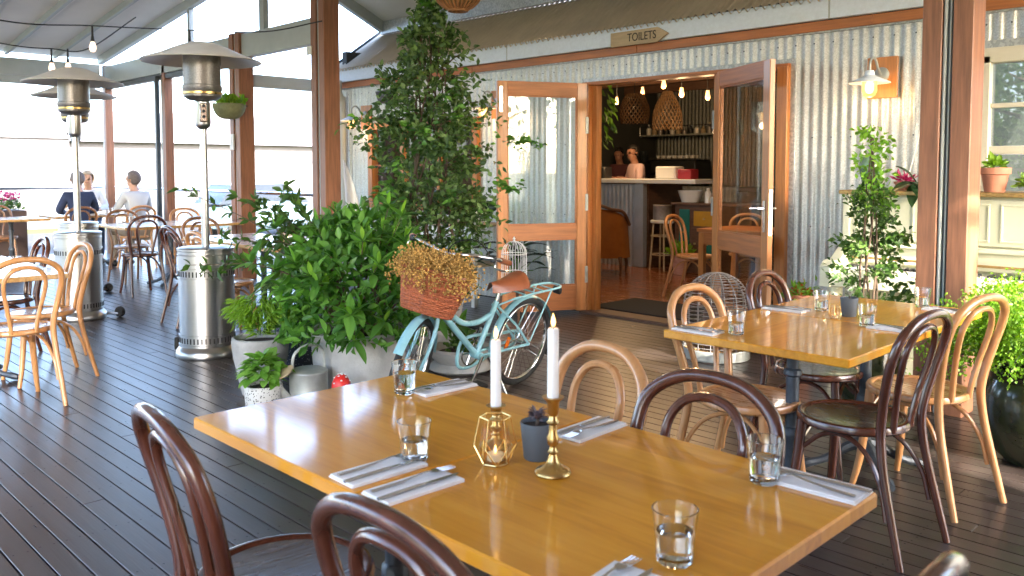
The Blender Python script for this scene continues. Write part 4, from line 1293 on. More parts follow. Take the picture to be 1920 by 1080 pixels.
# --- herb pots, watering can, toadstool
hp = plant('herb_pot', 'feathery bright green herb in a tall tapered grey pot', 'potted herb', (-4.80, 2.56, 0))
MB().lathe([(0, 0), (.10, 0), (.115, .01), (.165, .24), (.175, .33), (.172, .36), (.160, .365), (.150, .355), (.145, .33), (0, .325)], 36).build('pot', 'concrete_b', hp)
soil(.146, .328, hp)
n_ = 1500
a = NR.uniform(0, 2 * PI, n_); t_ = NR.uniform(0, 1, n_) ** .7
R_ = .02 + .19 * t_ * NR.uniform(.5, 1.05, n_)
P_ = np.stack([R_ * np.cos(a), R_ * np.sin(a), .36 + .26 * np.sin(t_ * 2.2) * NR.uniform(.5, 1, n_)], 1)
D_ = np.stack([np.cos(a), np.sin(a), -1.0 * t_ + .25], 1) + rdir(n_) * .4
stuff(obj('foliage', leaf_mesh('foliage', 'leaf_herb', P_, D_, rdir(n_, 0, 1), NR.uniform(.04, .075, n_), NR.uniform(.007, .013, n_)), hp))
mp_ = plant('mint_pot', 'round-leaved light green herb in a small terrazzo pot', 'potted herb', (-4.40, 2.36, 0))
MB().lathe([(0, 0), (.085, 0), (.10, .02), (.108, .16), (.106, .172), (.095, .172), (.092, .155), (0, .15)], 32).build('pot', 'terrazzo', mp_)
soil(.09, .153, mp_)
ML = one_leaf('leaf', 'leaf_mint', .062, .046, .35)
for k in range(170):
    a = NR.uniform(0, 2 * PI); e = NR.uniform(.05, 1.45); r_ = NR.uniform(.65, 1.) * .10
    p_ = Vector((r_ * 1.1 * math.cos(a) * math.cos(e), r_ * 1.1 * math.sin(a) * math.cos(e), .185 + r_ * 1.5 * math.sin(e)))
    o = obj('leaf', ML, mp_, p_); o.rotation_mode = 'QUATERNION'
    d_ = Vector((math.cos(a) * math.cos(e) + NR.normal(0, .35), math.sin(a) * math.cos(e) + NR.normal(0, .35), .35 * math.sin(e) - .1))
    o.rotation_quaternion = face_quat(d_, Vector((.2 * math.cos(a), .2 * math.sin(a), 1))); o.scale = (NR.uniform(.95, 1.45),) * 3
wc = plant('watering_can', 'old galvanised watering can between the pots', 'watering can', (-4.31, 2.60, 0), rz=R(262))
MB().lathe([(0, 0), (.112, 0), (.115, .006), (.112, .01), (.110, .215), (.113, .222), (.110, .228), (.085, .238), (0, .24)], 36).build('body', 'zinc', wc)
MB().tube(catmull([(-.10, 0, .21), (-.085, 0, .34), (0, 0, .375), (.085, 0, .33), (.10, 0, .22)], 6), .010, 8).build('handle', 'zinc', wc)
MB().tube(catmull([(.10, 0, .05), (.17, 0, .14), (.19, 0, .22)], 4), [.026, .02, .016], 12).build('spout', 'zinc', wc)
MB().lathe([(0, -.012), (.02, -.012), (.055, .010), (.055, .014), (0, .018)], 24).xf(rotm(ry=R(35))).build('rose', 'sign_wood', wc, loc=(.15, .03, .235))
tsn = plant('toadstool_ornament', 'red toadstool ornament with white spots by the concrete tub', 'ornament', (-4.06, 2.66, 0))
MB().lathe([(0, 0), (.030, 0), (.022, .06), (.02, .17), (0, .17)], 20).build('stalk', 'white_paint', tsn)
MB().lathe([(.0, .165), (.05, .158), (.056, .165), (.052, .19), (.035, .222), (.015, .236), (0, .239)], 24).build('cap', 'wool_red', tsn)
for k in range(16):
    a = k * 2.4; e = .15 + .09 * k
    c_ = Vector((.053 * math.cos(a) * math.cos(e), .053 * math.sin(a) * math.cos(e), .17 + .07 * math.sin(e)))
    MB().lathe([(0, -.003), (.0065, -.001), (.005, .003), (0, .004)], 10).xf(c_.normalized().to_track_quat('Z', 'Y').to_matrix()).build('spot', 'white_paint', tsn, loc=c_)
dm = plant('mosaic_pot', 'dark mosaic pot with trailing foliage behind the watering can', 'potted plant', (-5.06, 2.98, 0))
MB().lathe(pot_lathe(.13, .19, .42, .04, .012), 32).build('pot', 'mosaic', dm)
soil(.17, .39, dm)
n_ = 520; a = NR.uniform(0, 2 * PI, n_); t_ = NR.uniform(0, 1, n_)
stuff(obj('foliage', leaf_mesh('foliage', 'leaf_dark', np.stack([(.05 + .24 * t_) * np.cos(a), (.05 + .24 * t_) * np.sin(a), .42 + .25 * np.sin(t_ * 2.6)], 1), np.stack([np.cos(a), np.sin(a), .2 - t_], 1) + rdir(n_) * .3, rdir(n_, 0, 1), NR.uniform(.05, .09, n_), NR.uniform(.012, .02, n_)), dm))
sb = plant('stone_bowl', 'low pale stone bowl of soil behind the bicycle', 'stone bowl', (-4.42, 3.88, 0))
MB().lathe([(0, 0), (.20, 0), (.23, .02), (.20, .05), (.17, .06), (.22, .11), (.235, .15), (.215, .165), (.185, .15), (.165, .12), (0, .115)], 36).build('bowl', 'concrete', sb)
soil(.168, .12, sb)
n_ = 220; a = NR.uniform(0, 2 * PI, n_)
stuff(obj('foliage', leaf_mesh('foliage', 'leaf_mid', np.stack([.1 * np.cos(a) * NR.random(n_), .1 * np.sin(a) * NR.random(n_), .13 + .18 * NR.random(n_)], 1), rdir(n_, -.2, 1), rdir(n_), NR.uniform(.04, .07, n_), NR.uniform(.02, .03, n_)), sb))

# --- climber in front of the piano
rc = plant('climbing_plant', 'slim leafy climber in a pot in front of the cream piano', 'climbing plant', (-2.09, 5.12, 0))
MB().lathe(pot_lathe(.14, .20, .38, .04, .012, .21), 32).build('pot', 'green_glaze', rc)
soil(.175, .35, rc)
st = MB()
for k in range(5):
    a = 2 * PI * k / 5
    st.tube(catmull([(.06 * math.cos(a), .06 * math.sin(a), .34), (.05 * math.cos(a + 1), .05 * math.sin(a + 1), .8), (.03 * math.cos(a + 2), .03 * math.sin(a + 2), 1.2), (.01 * math.cos(a), .01 * math.sin(a), 1.6)], 4), [.008, .003], 6)
stuff(st.build('stem', 'bark', rc))
ns = 170
zz = NR.uniform(.42, 1.66, ns); aa = NR.uniform(0, 2 * PI, ns)
mr = np.interp(zz, [.42, .6, .75, .95, 1.1, 1.25, 1.45, 1.6, 1.68], [.20, .27, .27, .20, .17, .12, .11, .09, .03]) * NR.uniform(.5, 1.15, ns)
tipx = np.stack([mr * np.cos(aa), mr * np.sin(aa), zz], 1); rootx = np.stack([.03 * np.cos(aa), .03 * np.sin(aa), zz - .05], 1)
def shoots(n_, mat, sel, size):
    ii = NR.choice(sel, n_); tt = NR.uniform(.3, 1, n_)
    pp = rootx[ii] + (tipx[ii] - rootx[ii]) * tt[:, None] + NR.normal(0, .018, (n_, 3))
    stuff(obj('foliage', leaf_mesh('foliage', mat, pp, (tipx[ii] - rootx[ii]) * 4 + rdir(n_) * .8, rdir(n_, 0, 1), NR.uniform(size * .7, size * 1.2, n_), NR.uniform(size * .38, size * .6, n_)), rc))
shoots(1500, 'leaf_mid', np.where(zz < 1.3)[0], .04)
shoots(330, 'leaf_new', np.where(zz >= 1.15)[0], .045)
shoots(420, 'leaf_dark', np.where(zz < 1.2)[0], .05)

# --- maidenhair fern in a dark glazed pot
fn = plant('fern', 'bright green maidenhair fern in a dark green glazed pot at the right edge', 'fern', (-1.04, 4.60, 0))
MB().lathe([(0, 0), (.15, 0), (.20, .05), (.255, .22), (.25, .34), (.225, .40), (.235, .43), (.25, .445), (.24, .46), (.215, .455), (.20, .42), (0, .41)], 44).build('pot', 'green_glaze', fn)
soil(.20, .415, fn)
P_ = []; D_ = []; fst = MB()
for k in range(190):
    a = NR.uniform(0, 2 * PI); e = NR.uniform(.05, 1.45); L = NR.uniform(.30, .56)
    d_ = Vector((math.cos(a) * math.cos(e), math.sin(a) * math.cos(e), math.sin(e)))
    p0 = Vector((.10 * math.cos(a), .10 * math.sin(a), .42))
    pts = catmull([p0, p0 + d_ * L * .55 + Vector((0, 0, .04)), p0 + d_ * L * .95 + Vector((d_.x, d_.y, 0)) * .06 - Vector((0, 0, .10 * (1.6 - e)))], 7)
    fst.tube(pts, [.0022, .0010], 4, cap=False)
    for i, p_ in enumerate(pts[4:]):
        wdt = .075 * math.sin(PI * (i + 1.5) / (len(pts) - 2)) + .02
        for j in range(13):
            off = rdir(1)[0] * wdt * NR.uniform(.3, 1.1)
            P_.append(np.array(p_) + off); D_.append(off / wdt + np.array([0, 0, -.6]))
stuff(fst.build('frond_stem', 'black', fn))
k = len(P_)
stuff(obj('foliage', leaf_mesh('foliage', 'leaf_fern', np.array(P_), np.array(D_), rdir(k, .1, 1), NR.uniform(.011, .020, k), NR.uniform(.011, .019, k)), fn))

# --- other pots: left of the piano, behind the glass door, hanging planter, brown planter box
tp = plant('cactus_pot', 'tall terracotta pot with red tipped succulent at the left end of the piano', 'potted succulent', (-2.78, 5.62, 0))
MB().lathe([(0, 0), (.10, 0), (.075, .05), (.06, .12), (.065, .40), (.085, .47), (.105, .52), (.098, .525), (.08, .50), (0, .49)], 28).build('pot', 'terracotta', tp)
n_ = 130
stuff(obj('rosette', leaf_mesh('rosette', 'petal_red', np.tile([0, 0, .5], (n_, 1)) + NR.normal(0, .025, (n_, 3)), rdir(n_, .1, 1), rdir(n_), NR.uniform(.05, .10, n_), NR.uniform(.015, .03, n_)), tp))
n_ = 160
stuff(obj('foliage', leaf_mesh('foliage', 'leaf_herb', np.tile([.03, -.02, .5], (n_, 1)) + NR.normal(0, .045, (n_, 3)), rdir(n_, -.2, 1), rdir(n_), NR.uniform(.05, .09, n_), NR.uniform(.012, .025, n_)), tp))
zp = plant('broadleaf_plant', 'dark broad-leaved pot plant behind the glass of the left door', 'potted plant', (-5.98, 5.98, 0))
MB().lathe(pot_lathe(.13, .17, .30, .03, .01), 28).build('pot', 'concrete', zp)
soil(.15, .27, zp)
BL = one_leaf('leaf', 'leaf_big', .26, .12, .45, 8)
for k in range(26):
    a = NR.uniform(0, 2 * PI); e = NR.uniform(.3, 1.4); L = NR.uniform(.25, .55)
    p_ = Vector((L * .75 * math.cos(a) * math.cos(e), L * .75 * math.sin(a) * math.cos(e), .28 + L * math.sin(e)))
    o = obj('leaf', BL, zp, p_); o.rotation_mode = 'QUATERNION'
    o.rotation_quaternion = face_quat(Vector((math.cos(a), math.sin(a), .45)), Vector((0, 0, 1))); o.scale = (NR.uniform(.8, 1.3),) * 3
    MB().tube(catmull([(.02 * math.cos(a), .02 * math.sin(a), .27), tuple(p_ * .5 + Vector((0, 0, .18))), tuple(p_)], 3), .005, 5).build('petiole', 'leaf_mid', zp)
hg = plant('hanging_planter', 'mossy half-round planter of succulents on the post right of the nearest heater', 'hanging planter', (-9.93, 4.98, 2.02))
MB().grid(lambda u, t: Vector((.20 * math.cos(2 * PI * u) * math.sin(t * PI / 2) ** .7, .20 * math.sin(2 * PI * u) * math.sin(t * PI / 2) ** .7, -.19 * math.cos(t * PI / 2) + .19)), 28, 8, True).build('bowl', 'moss', hg, loc=(0, -.05, 0))
soil(.185, .17, hg)
n_ = 260
stuff(obj('foliage', leaf_mesh('foliage', 'leaf_herb', np.stack([NR.uniform(-.17, .17, n_), NR.uniform(-.17, .1, n_), NR.uniform(.17, .24, n_)], 1), rdir(n_, .1, 1), rdir(n_), NR.uniform(.06, .12, n_), NR.uniform(.03, .05, n_)), hg))
pb = plant('planter_box', 'brown planter box of pink flowers at the left edge by the balustrade', 'planter box', (-14.15, 3.05, 0))
MB().box((0, 0, .40), (.55, 1.3, .80), .01).build('box', 'planter_brown', pb, smooth=0)
n_ = 700
stuff(obj('foliage', leaf_mesh('foliage', 'leaf_mid', np.stack([NR.uniform(-.25, .25, n_), NR.uniform(-.62, .62, n_), NR.uniform(.8, .95, n_)], 1), rdir(n_, -.1, 1), rdir(n_), NR.uniform(.05, .10, n_), NR.uniform(.02, .04, n_)), pb))
n_ = 320
stuff(obj('flowers', leaf_mesh('flowers', 'petal_pink', np.stack([NR.uniform(-.25, .25, n_), NR.uniform(-.6, .6, n_), NR.uniform(.92, 1.06, n_)], 1), rdir(n_, -.1, 1), rdir(n_), NR.uniform(.03, .06, n_), NR.uniform(.03, .05, n_)), pb))

# --- fallen leaves on the deck
FL = leaf_mesh('fallen_leaf', 'leaf_dry', np.array([[0, 0, .004], [.01, .005, .006], [.004, -.01, .005]]), np.array([[1, 0, .02], [-.3, 1, .05], [.2, -1, .03]]), np.array([[0, 0, 1.]] * 3), np.array([.05, .035, .04]), np.array([.022, .018, .02]))
for (x_, y_, lb) in ((-4.36, 5.25, 'dry leaf on the deck in front of the doorway, nearer one'), (-4.52, 6.02, 'dry leaf lying close to the doorway threshold'), (-.90, 2.62, 'dry leaf on the deck beside the front table right corner'), (-.72, 3.28, 'dry leaf at the right edge of the deck'), (-2.05, 3.72, 'dry leaf under the second table by the pale chair')):
    o = obj('fallen_leaf', FL); o.location = (x_, y_, .002); o.rotation_euler = (0, 0, x_ * 9); tag(o, lb, 'leaf', 'dry leaves on the deck')

# --- garden trees on the open side behind the viewer (first three seen mirrored in the window)
def tree(x, y, h, r, label, seed, n_=3600):
    q = np.random.default_rng(seed)
    t = thing('garden_tree', label, 'tree', (x, y, -.42), 0, 'garden trees beyond the deck')
    tk = MB()
    tk.tube(catmull([(0, 0, 0), (.1, .05, h * .3), (-.05, .1, h * .6), (0, 0, h * .85)], 5), [.2, .14, .09, .03], 10)
    for k in range(9):
        a = k * 2.4; z = h * (.3 + .06 * k)
        tk.tube(catmull([(0, 0, z), (r * .4 * math.cos(a), r * .4 * math.sin(a), z + .35), (r * .75 * math.cos(a), r * .75 * math.sin(a), z + .5)], 4), [.07, .04, .012], 7)
    tk.build('trunk', 'bark', t)
    nc = 60
    c0 = rdir(nc) ; c0 = c0 * (q.uniform(.3, 1., nc) ** .5)[:, None] * np.array([r, r, h * .36]) + np.array([0, 0, h * .66])
    ii = q.integers(0, nc, n_)
    pp = c0[ii] + q.normal(0, r * .14, (n_, 3))
    stuff(obj('crown', leaf_mesh('crown', 'leaf_mid', pp, rdir(n_), rdir(n_), q.uniform(.14, .26, n_), q.uniform(.07, .13, n_)), t))
tree(-5.2, -9.5, 5.2, 2.0, 'round leafy garden tree on the lawn, nearer of three', 1)
tree(-8.5, -14.0, 6.5, 2.6, 'tall garden tree at the back of the lawn', 2)
tree(-2.0, -13.0, 6.0, 2.4, 'spreading garden tree at the side of the lawn', 3)
tree(6.4, 2.75, 7.4, 2.1, 'airy unseen tree added to the right of the deck to dapple the sun', 4, 1250)  # out-of-view tree, added to thin the sun on climber and piano

# ================================================================== BICYCLE
bk = thing('bicycle', 'pale blue step-through bicycle with wicker basket and tan saddle', 'bicycle', (-3.85, 3.86, 0), R(276))
bk.rotation_euler = (R(-9), 0, R(276))
WR = .292
def wheel(parent, c, spokes=32):
    """tyre, rim, spokes and hub turning about the local y axis"""
    ty = MB(); rm = MB(); sp = MB(); hb = MB()
    ring = lambda r_, n_=56: [(c[0] + r_ * math.cos(2 * PI * k / n_), c[1], c[2] + r_ * math.sin(2 * PI * k / n_)) for k in range(n_)]
    ty.tube(ring(WR - .019), .019, 10, closed=True)
    t = ty.build('wheel', 'rubber', parent)
    rm.tube(ring(WR - .043), .010, 8, closed=True, flat=.8)
    rm.build('rim', 'chrome', t)
    for k in range(spokes):
        a = 2 * PI * k / spokes; b = a + (.9 if k % 2 else -.9)
        sy = .03 if k % 4 < 2 else -.03
        sp.tube([(c[0] + .022 * math.cos(b), c[1] + sy, c[2] + .022 * math.sin(b)), (c[0] + (WR - .048) * math.cos(a), c[1], c[2] + (WR - .048) * math.sin(a))], .0014, 4, cap=False)
    stuff(sp.build('spoke', 'chrome', t))
    hb.tube([(c[0], c[1] - .05, c[2]), (c[0], c[1] - .035, c[2]), (c[0], c[1] - .03, c[2]), (c[0], c[1] + .03, c[2]), (c[0], c[1] + .035, c[2]), (c[0], c[1] + .05, c[2])], [.010, .010, .024, .024, .010, .010], 14)
    hb.build('hub', 'chrome', t)
    rf = MB().box((c[0] + .15 * math.cos(.2), c[1], c[2] + .15 * math.sin(.2) - .02), (.03, .012, .085), .004, rot=rotm(ry=R(-20))).build('reflector', 'orange_reflector', t)
    return t
wheel(bk, (0, 0, WR))
fr = MB()
BBk = (.44, 0, .28); ST = (.305, 0, .60)
fr.tube([BBk, ST], .017, 12)
fr.tube([(.885, 0, .64), (.835, 0, .86)], .021, 12)
fr.tube([(.88, 0, .67), BBk], .0195, 12)
fr.tube(catmull([(.862, 0, .745), (.74, 0, .60), (.60, 0, .505), (.46, 0, .49), (.355, 0, .52)], 6), .017, 12)
fr.tube([(.44, -.035, .28), (.44, .035, .28)], .024, 14)
fr.build('frame', 'bike_blue', bk)
stays = MB()
for s_ in (-1, 1):
    stays.tube([(.42, s_ * .03, .28), (0, s_ * .06, WR)], .0095, 8)
    stays.tube([(.315, s_ * .022, .575), (.15, s_ * .055, .44), (0, s_ * .06, WR)], .0085, 8)
stays.build('stays', 'bike_blue', bk)
def fender(parent, c, a0, a1, r_=WR + .018, hw=.027):
    mb = MB()
    mb.grid(lambda u, t: Vector((c[0] + (r_ - .012 * (2 * t - 1) ** 2) * math.cos(lerp(a0, a1, u)), c[1] + hw * (2 * t - 1), c[2] + (r_ - .012 * (2 * t - 1) ** 2) * math.sin(lerp(a0, a1, u)))), 26, 4)
    o = mb.build('mudguard', 'bike_blue', parent, smooth=180, fix=False)
    return o
fender(bk, (0, 0, WR), R(-8 + 0), R(172))
fl_ = MB().grid(lambda u, t: Vector((-.0 + (WR + .02) * math.cos(lerp(R(172), R(206), u)), .026 * (2 * t - 1), WR + (WR + .02) * math.sin(lerp(R(172), R(206), u)))), 6, 2).build('mud_flap', 'rubber', bk, fix=False)
rk = MB()
rk.tube(catmull([(.22, .055, .615), (.0, .065, .632), (-.26, .06, .64), (-.31, .0, .64), (-.26, -.06, .64), (.0, -.065, .632), (.22, -.055, .615)], 5), .0075, 8)
for x_ in (-.2, -.1, .0, .1):
    rk.tube([(x_, -.062, .632), (x_, .062, .632)], .005, 6)
for s_ in (-1, 1):
    rk.tube([(-.17, s_ * .064, .636), (0, s_ * .066, WR + .02)], .006, 6)
    rk.tube([(.22, s_ * .055, .615), (.305, s_ * .018, .58)], .006, 6)
rk.build('rack', 'bike_blue', bk)
MB().box((-.325, 0, .60), (.03, .07, .05), .01).build('rear_light', 'black', bk)
MB().tube([ST, (.285, 0, .69)], .0125, 10).build('seat_post', 'chrome', bk)
MB().grid(lambda u, t: (lambda x, hw, y_: Vector((x, y_ * hw, .715 + .012 * math.cos(u * PI) + .025 * (1 - y_ * y_) + (.02 if u < .25 else 0) * (1 - u * 4) - .038 * abs(y_) ** 3)))(lerp(.10, .385, u), (.092 * (1 - u ** 1.3) + .026) * (1 if u > .1 else .72 + 2.8 * u), 2 * t - 1), 14, 10).build('saddle', 'bike_brown', bk, smooth=180)
MB().box((.22, 0, .70), (.16, .07, .03), .01).build('saddle_base', 'black', bk)
# drive train
dr = MB()
dr.lathe([(.075, -.003), (.083, -.003), (.083, .003), (.075, .003), (.075, -.003)], 32); 
for k in range(5):
    a = 2 * PI * k / 5
    dr.tube([(.015 * math.cos(a), .015 * math.sin(a), 0), (.077 * math.cos(a), .077 * math.sin(a), 0)], .005, 6)
dr.xf(Matrix.Rotation(PI / 2, 3, 'X'))
dr.xf(Matrix.Translation((.44, -.045, .28)).to_4x4())
dr.build('chainring', 'chrome', bk)
MB().tube(catmull([(.44, -.05, .385), (.54, -.05, .35), (.545, -.05, .22), (.44, -.05, .185), (.22, -.052, .235), (0, -.054, .27), (0, -.054, .345), (.22, -.052, .36)], 5, True), .011, 8, closed=True).build('chain_guard', 'bike_blue', bk)
for s_, dx, dz in ((1, .10, -.135), (-1, -.10, .135)):
    cr_ = MB().tube([(.44, s_ * .05, .28), (.44 + dx, s_ * .075, .28 + dz)], .010, 8).build('crank', 'chrome', bk)
    MB().box((.44 + dx, s_ * .125, .28 + dz), (.09, .09, .024), .006).build('pedal', 'black', cr_)
MB().tube(catmull([(.38, .05, .27), (.30, .10, .12), (.26, .15, .012), (.20, .16, .008)], 4), .009, 8).build('kickstand', 'silver', bk)
# steered front end, turned to its left
fe = obj('front_fork', MB().tube([(.0, 0, .24), (.0, 0, -.02)], .017, 12).mesh('front_fork', 'bike_blue'), bk, (.862, 0, .64))
fe.rotation_euler = (0, R(13), 0)
fe.rotation_euler = (Matrix.Rotation(R(-13), 3, 'Y') @ Matrix.Rotation(R(24), 3, 'Z')).to_euler()
FW = (.10, 0, -.355)
fk_ = MB()
for s_ in (-1, 1):
    fk_.tube(catmull([(.0, s_ * .02, -.01), (.0, s_ * .045, -.07), (.015, s_ * .05, -.22), (.10, s_ * .05, -.355)], 5), [.014, .012, .009], 10)
fk_.build('fork_blade', 'bike_blue', fe)
wheel_part = wheel(fe, FW)
fender(fe, FW, R(20), R(165))
bar = [p - Vector((0, 0, .06)) for p in catmull([(-.22, -.30, .40), (-.10, -.27, .405), (.02, -.16, .395), (.035, 0, .37), (.02, .16, .395), (-.10, .27, .405), (-.22, .30, .40)], 6)]
MB().tube(bar, .0115, 10).build('handlebar', 'chrome', fe)
MB().tube([(0, 0, .20), (.0, 0, .28), (.035, 0, .31)], .0135, 10).build('stem', 'chrome', fe)
for s_ in (-1, 1):
    MB().tube([(-.235, s_ * .303, .34), (-.12, s_ * .277, .345)], .0175, 12).build('grip', 'bike_brown', fe)
    MB().tube(catmull([(-.08, s_ * .262, .335), (-.06, s_ * .27, .30), (-.12, s_ * .29, .29), (-.20, s_ * .31, .292)], 4), .006, 8).build('brake_lever', 'chrome', fe)
    MB().box((-.075, s_ * .25, .34), (.05, .03, .035), .006).build('brake_clamp', 'black', fe)
MB().tube(catmull([(-.08, .24, .34), (.06, .16, .42), (.10, .04, .36), (.03, .02, .2), (.02, .02, .0)], 5), .003, 6).build('cable', 'black', fe)
# wicker basket woven of strands
bz0, bz1 = -.03, .195
def bk_r(z): return lerp(.098, .135, (z - bz0) / (bz1 - bz0)), lerp(.145, .205, (z - bz0) / (bz1 - bz0))
wk = MB()
BC = (.105, 0)
for i in range(22):
    z = bz0 + (bz1 - bz0) * i / 21
    rx_, ry_ = bk_r(z); n_ = 72
    top = .0 if i < 21 else .0
    wk.tube([(BC[0] + (rx_ + (.0035 if (k // 2 + i) % 2 else -.0035)) * math.cos(2 * PI * k / n_), BC[1] + (ry_ + (.0035 if (k // 2 + i) % 2 else -.0035)) * math.sin(2 * PI * k / n_), z + .05 * max(0, -math.cos(2 * PI * k / n_)) * (i / 21)) for k in range(n_)], .0064, 5, closed=True)
bs = wk.build('basket', 'wicker', fe, fix=False)
rm_ = MB().tube([(BC[0] + .138 * math.cos(2 * PI * k / 48), BC[1] + .208 * math.sin(2 * PI * k / 48), bz1 + .005 + .05 * max(0, -math.cos(2 * PI * k / 48))) for k in range(48)], .011, 8, closed=True).build('basket_rim', 'bike_brown', bs)
MB().lathe([(0, bz0 + .005), (.095, bz0 + .005)], 36, c=(BC[0], 0, 0), sy=1.5).build('basket_floor', 'wicker', bs)
rs2 = MB()
for k in range(24):
    a = 2 * PI * k / 24
    rs2.tube([(BC[0] + .10 * math.cos(a), .147 * math.sin(a), bz0), (BC[0] + .133 * math.cos(a), .203 * math.sin(a), bz1 - .004)], .004, 5, cap=False)
rs2.build('basket_stake', 'wicker', bs)
bpy.context.view_layer.update()
MWF = fe.matrix_world.copy()
# dried flowers standing in the basket
df = thing('dried_flowers', 'bunch of tan dried flowers filling the bicycle basket', 'dried flowers', MWF @ Vector((.105, 0, .0)))
df.rotation_euler = (MWF.to_3x3() @ Matrix.Rotation(R(8), 3, 'Y')).to_euler()
dfz = MB(); fst = MB()
for k in range(230):
    a = NR.uniform(0, 2 * PI); r0 = NR.uniform(0, .10); r1 = r0 + NR.uniform(.03, .10)
    L = NR.uniform(.21, .31) - .35 * max(0, r1 - .13)
    tip = Vector((r1 * .8 * math.cos(a), r1 * 1.25 * math.sin(a), L))
    fst.tube([(r0 * .8 * math.cos(a), r0 * math.sin(a), 0), tuple(tip * .6 + Vector((0, 0, .03))), tuple(tip)], .0012, 3, cap=False)
    for j in range(34):
        c_ = tip + Vector(NR.normal(0, 1, 3)) * Vector((.022, .022, .036)).length * .42
        c_.z -= NR.uniform(0, .10)
        s_ = NR.uniform(.004, .0085)
        dfz.add([c_ + Vector((s_, 0, 0)), c_ - Vector((s_, 0, 0)), c_ + Vector((0, s_, 0)), c_ - Vector((0, s_, 0)), c_ + Vector((0, 0, s_)), c_ - Vector((0, 0, s_))], [(0, 2, 4), (2, 1, 4), (1, 3, 4), (3, 0, 4), (2, 0, 5), (1, 2, 5), (3, 1, 5), (0, 3, 5)])
stuff(fst.build('stalk', 'dried', df, fix=False, smooth=0)); stuff(dfz.build('flower_head', 'dried', df, smooth=0, fix=False))

# ================================================================== BIRDCAGE, STOOLS, WIRE CLOCHE
stl = thing('low_stool', 'low timber stool under the white birdcage', 'stool', (-4.96, 4.95, 0))
MB().lathe([(0, .40), (.16, .40), (.165, .41), (.16, .43), (0, .43)], 28).build('seat', 'old_wood', stl)
for k in range(3):
    a = 2 * PI * k / 3
    MB().tube([(.11 * math.cos(a), .11 * math.sin(a), .40), (.15 * math.cos(a), .15 * math.sin(a), 0)], .015, 8).build('leg', 'old_wood', stl)
cg = thing('birdcage', 'white wire birdcage with a domed top behind the bicycle saddle', 'birdcage', (-4.96, 4.95, .431))
MB().lathe([(0, 0), (.11, 0), (.112, .02), (.105, .022), (0, .022)], 28).build('tray', 'white_paint', cg)
for k in range(14):
    a = 2 * PI * k / 14
    pts = [(.105 * math.cos(a), .105 * math.sin(a), .02), (.105 * math.cos(a), .105 * math.sin(a), .27)] + [(.105 * math.cos(e) * math.cos(a), .105 * math.cos(e) * math.sin(a), .27 + .105 * math.sin(e)) for e in np.linspace(.3, 1.5, 6)]
    MB().tube(pts, .0026, 5).build('bar', 'white_paint', cg)
for z in (.12, .27):
    MB().tube([(.106 * math.cos(2 * PI * k / 28), .106 * math.sin(2 * PI * k / 28), z) for k in range(28)], .003, 5, closed=True).build('hoop', 'white_paint', cg)
MB().lathe([(0, .37), (.014, .374), (.008, .385), (.013, .395), (.004, .41), (0, .415)], 12).build('finial', 'white_paint', cg)
wcg = thing('wire_cloche', 'large domed wire cloche standing on a round tray by the doorway', 'wire cloche', (-3.37, 5.50, 0))
MB().lathe([(0, .002), (.245, .002), (.25, .006), (.25, .075), (.245, .08), (.24, .075), (.238, .03), (0, .028)], 44).build('tray', 'zinc', wcg)
def cl_r(z): return .242 if z < .40 else .242 * math.sqrt(max(0, 1 - ((z - .40) / .235) ** 2))
for z in list(np.arange(.10, .40, .030)) + [.40 + .235 * math.sin(e) for e in np.arange(.08, 1.45, .115)]:
    r_ = cl_r(z)
    if r_ > .02:
        MB().tube([(r_ * math.cos(2 * PI * k / 40), r_ * math.sin(2 * PI * k / 40), z) for k in range(40)], .0028, 5, closed=True).build('ring', 'tin', wcg)
for k in range(16):
    a = 2 * PI * k / 16
    zs_ = list(np.linspace(.03, .40, 5)) + [.40 + .235 * math.sin(e) for e in np.linspace(.2, 1.56, 8)]
    MB().tube([(cl_r(z) * math.cos(a), cl_r(z) * math.sin(a), z) for z in zs_], .0032, 5).build('rib', 'tin', wcg)
bch = MB()
for k in range(420):
    a = NR.uniform(0, 2 * PI); r_ = .225 * math.sqrt(NR.random())
    bch.box((r_ * math.cos(a), r_ * math.sin(a), .035 + NR.uniform(0, .022)), (NR.uniform(.02, .045), NR.uniform(.01, .02), .008), 0, rot=rotm(NR.uniform(-.4, .4), NR.uniform(-.4, .4), NR.uniform(0, 3)))
stuff(bch.build('bark_chips', 'leaf_litter', wcg, smooth=0, fix=False))
ct = thing('rust_candle_jar', 'brown ribbed timber urn inside the wire cloche', 'urn', (-3.37, 5.50, .055))
MB().lathe([(0, 0), (.08, 0), (.10, .06), (.105, .20), (.09, .30), (.06, .35), (.05, .37), (0, .37)], 28, mod=lambda j, z: 1 + .03 * math.sin(z * 160)).build('body', 'old_wood', ct)
MB().lathe([(0, .37), (.055, .37), (.05, .385), (0, .39)], 20).build('lid', 'bronze', ct)

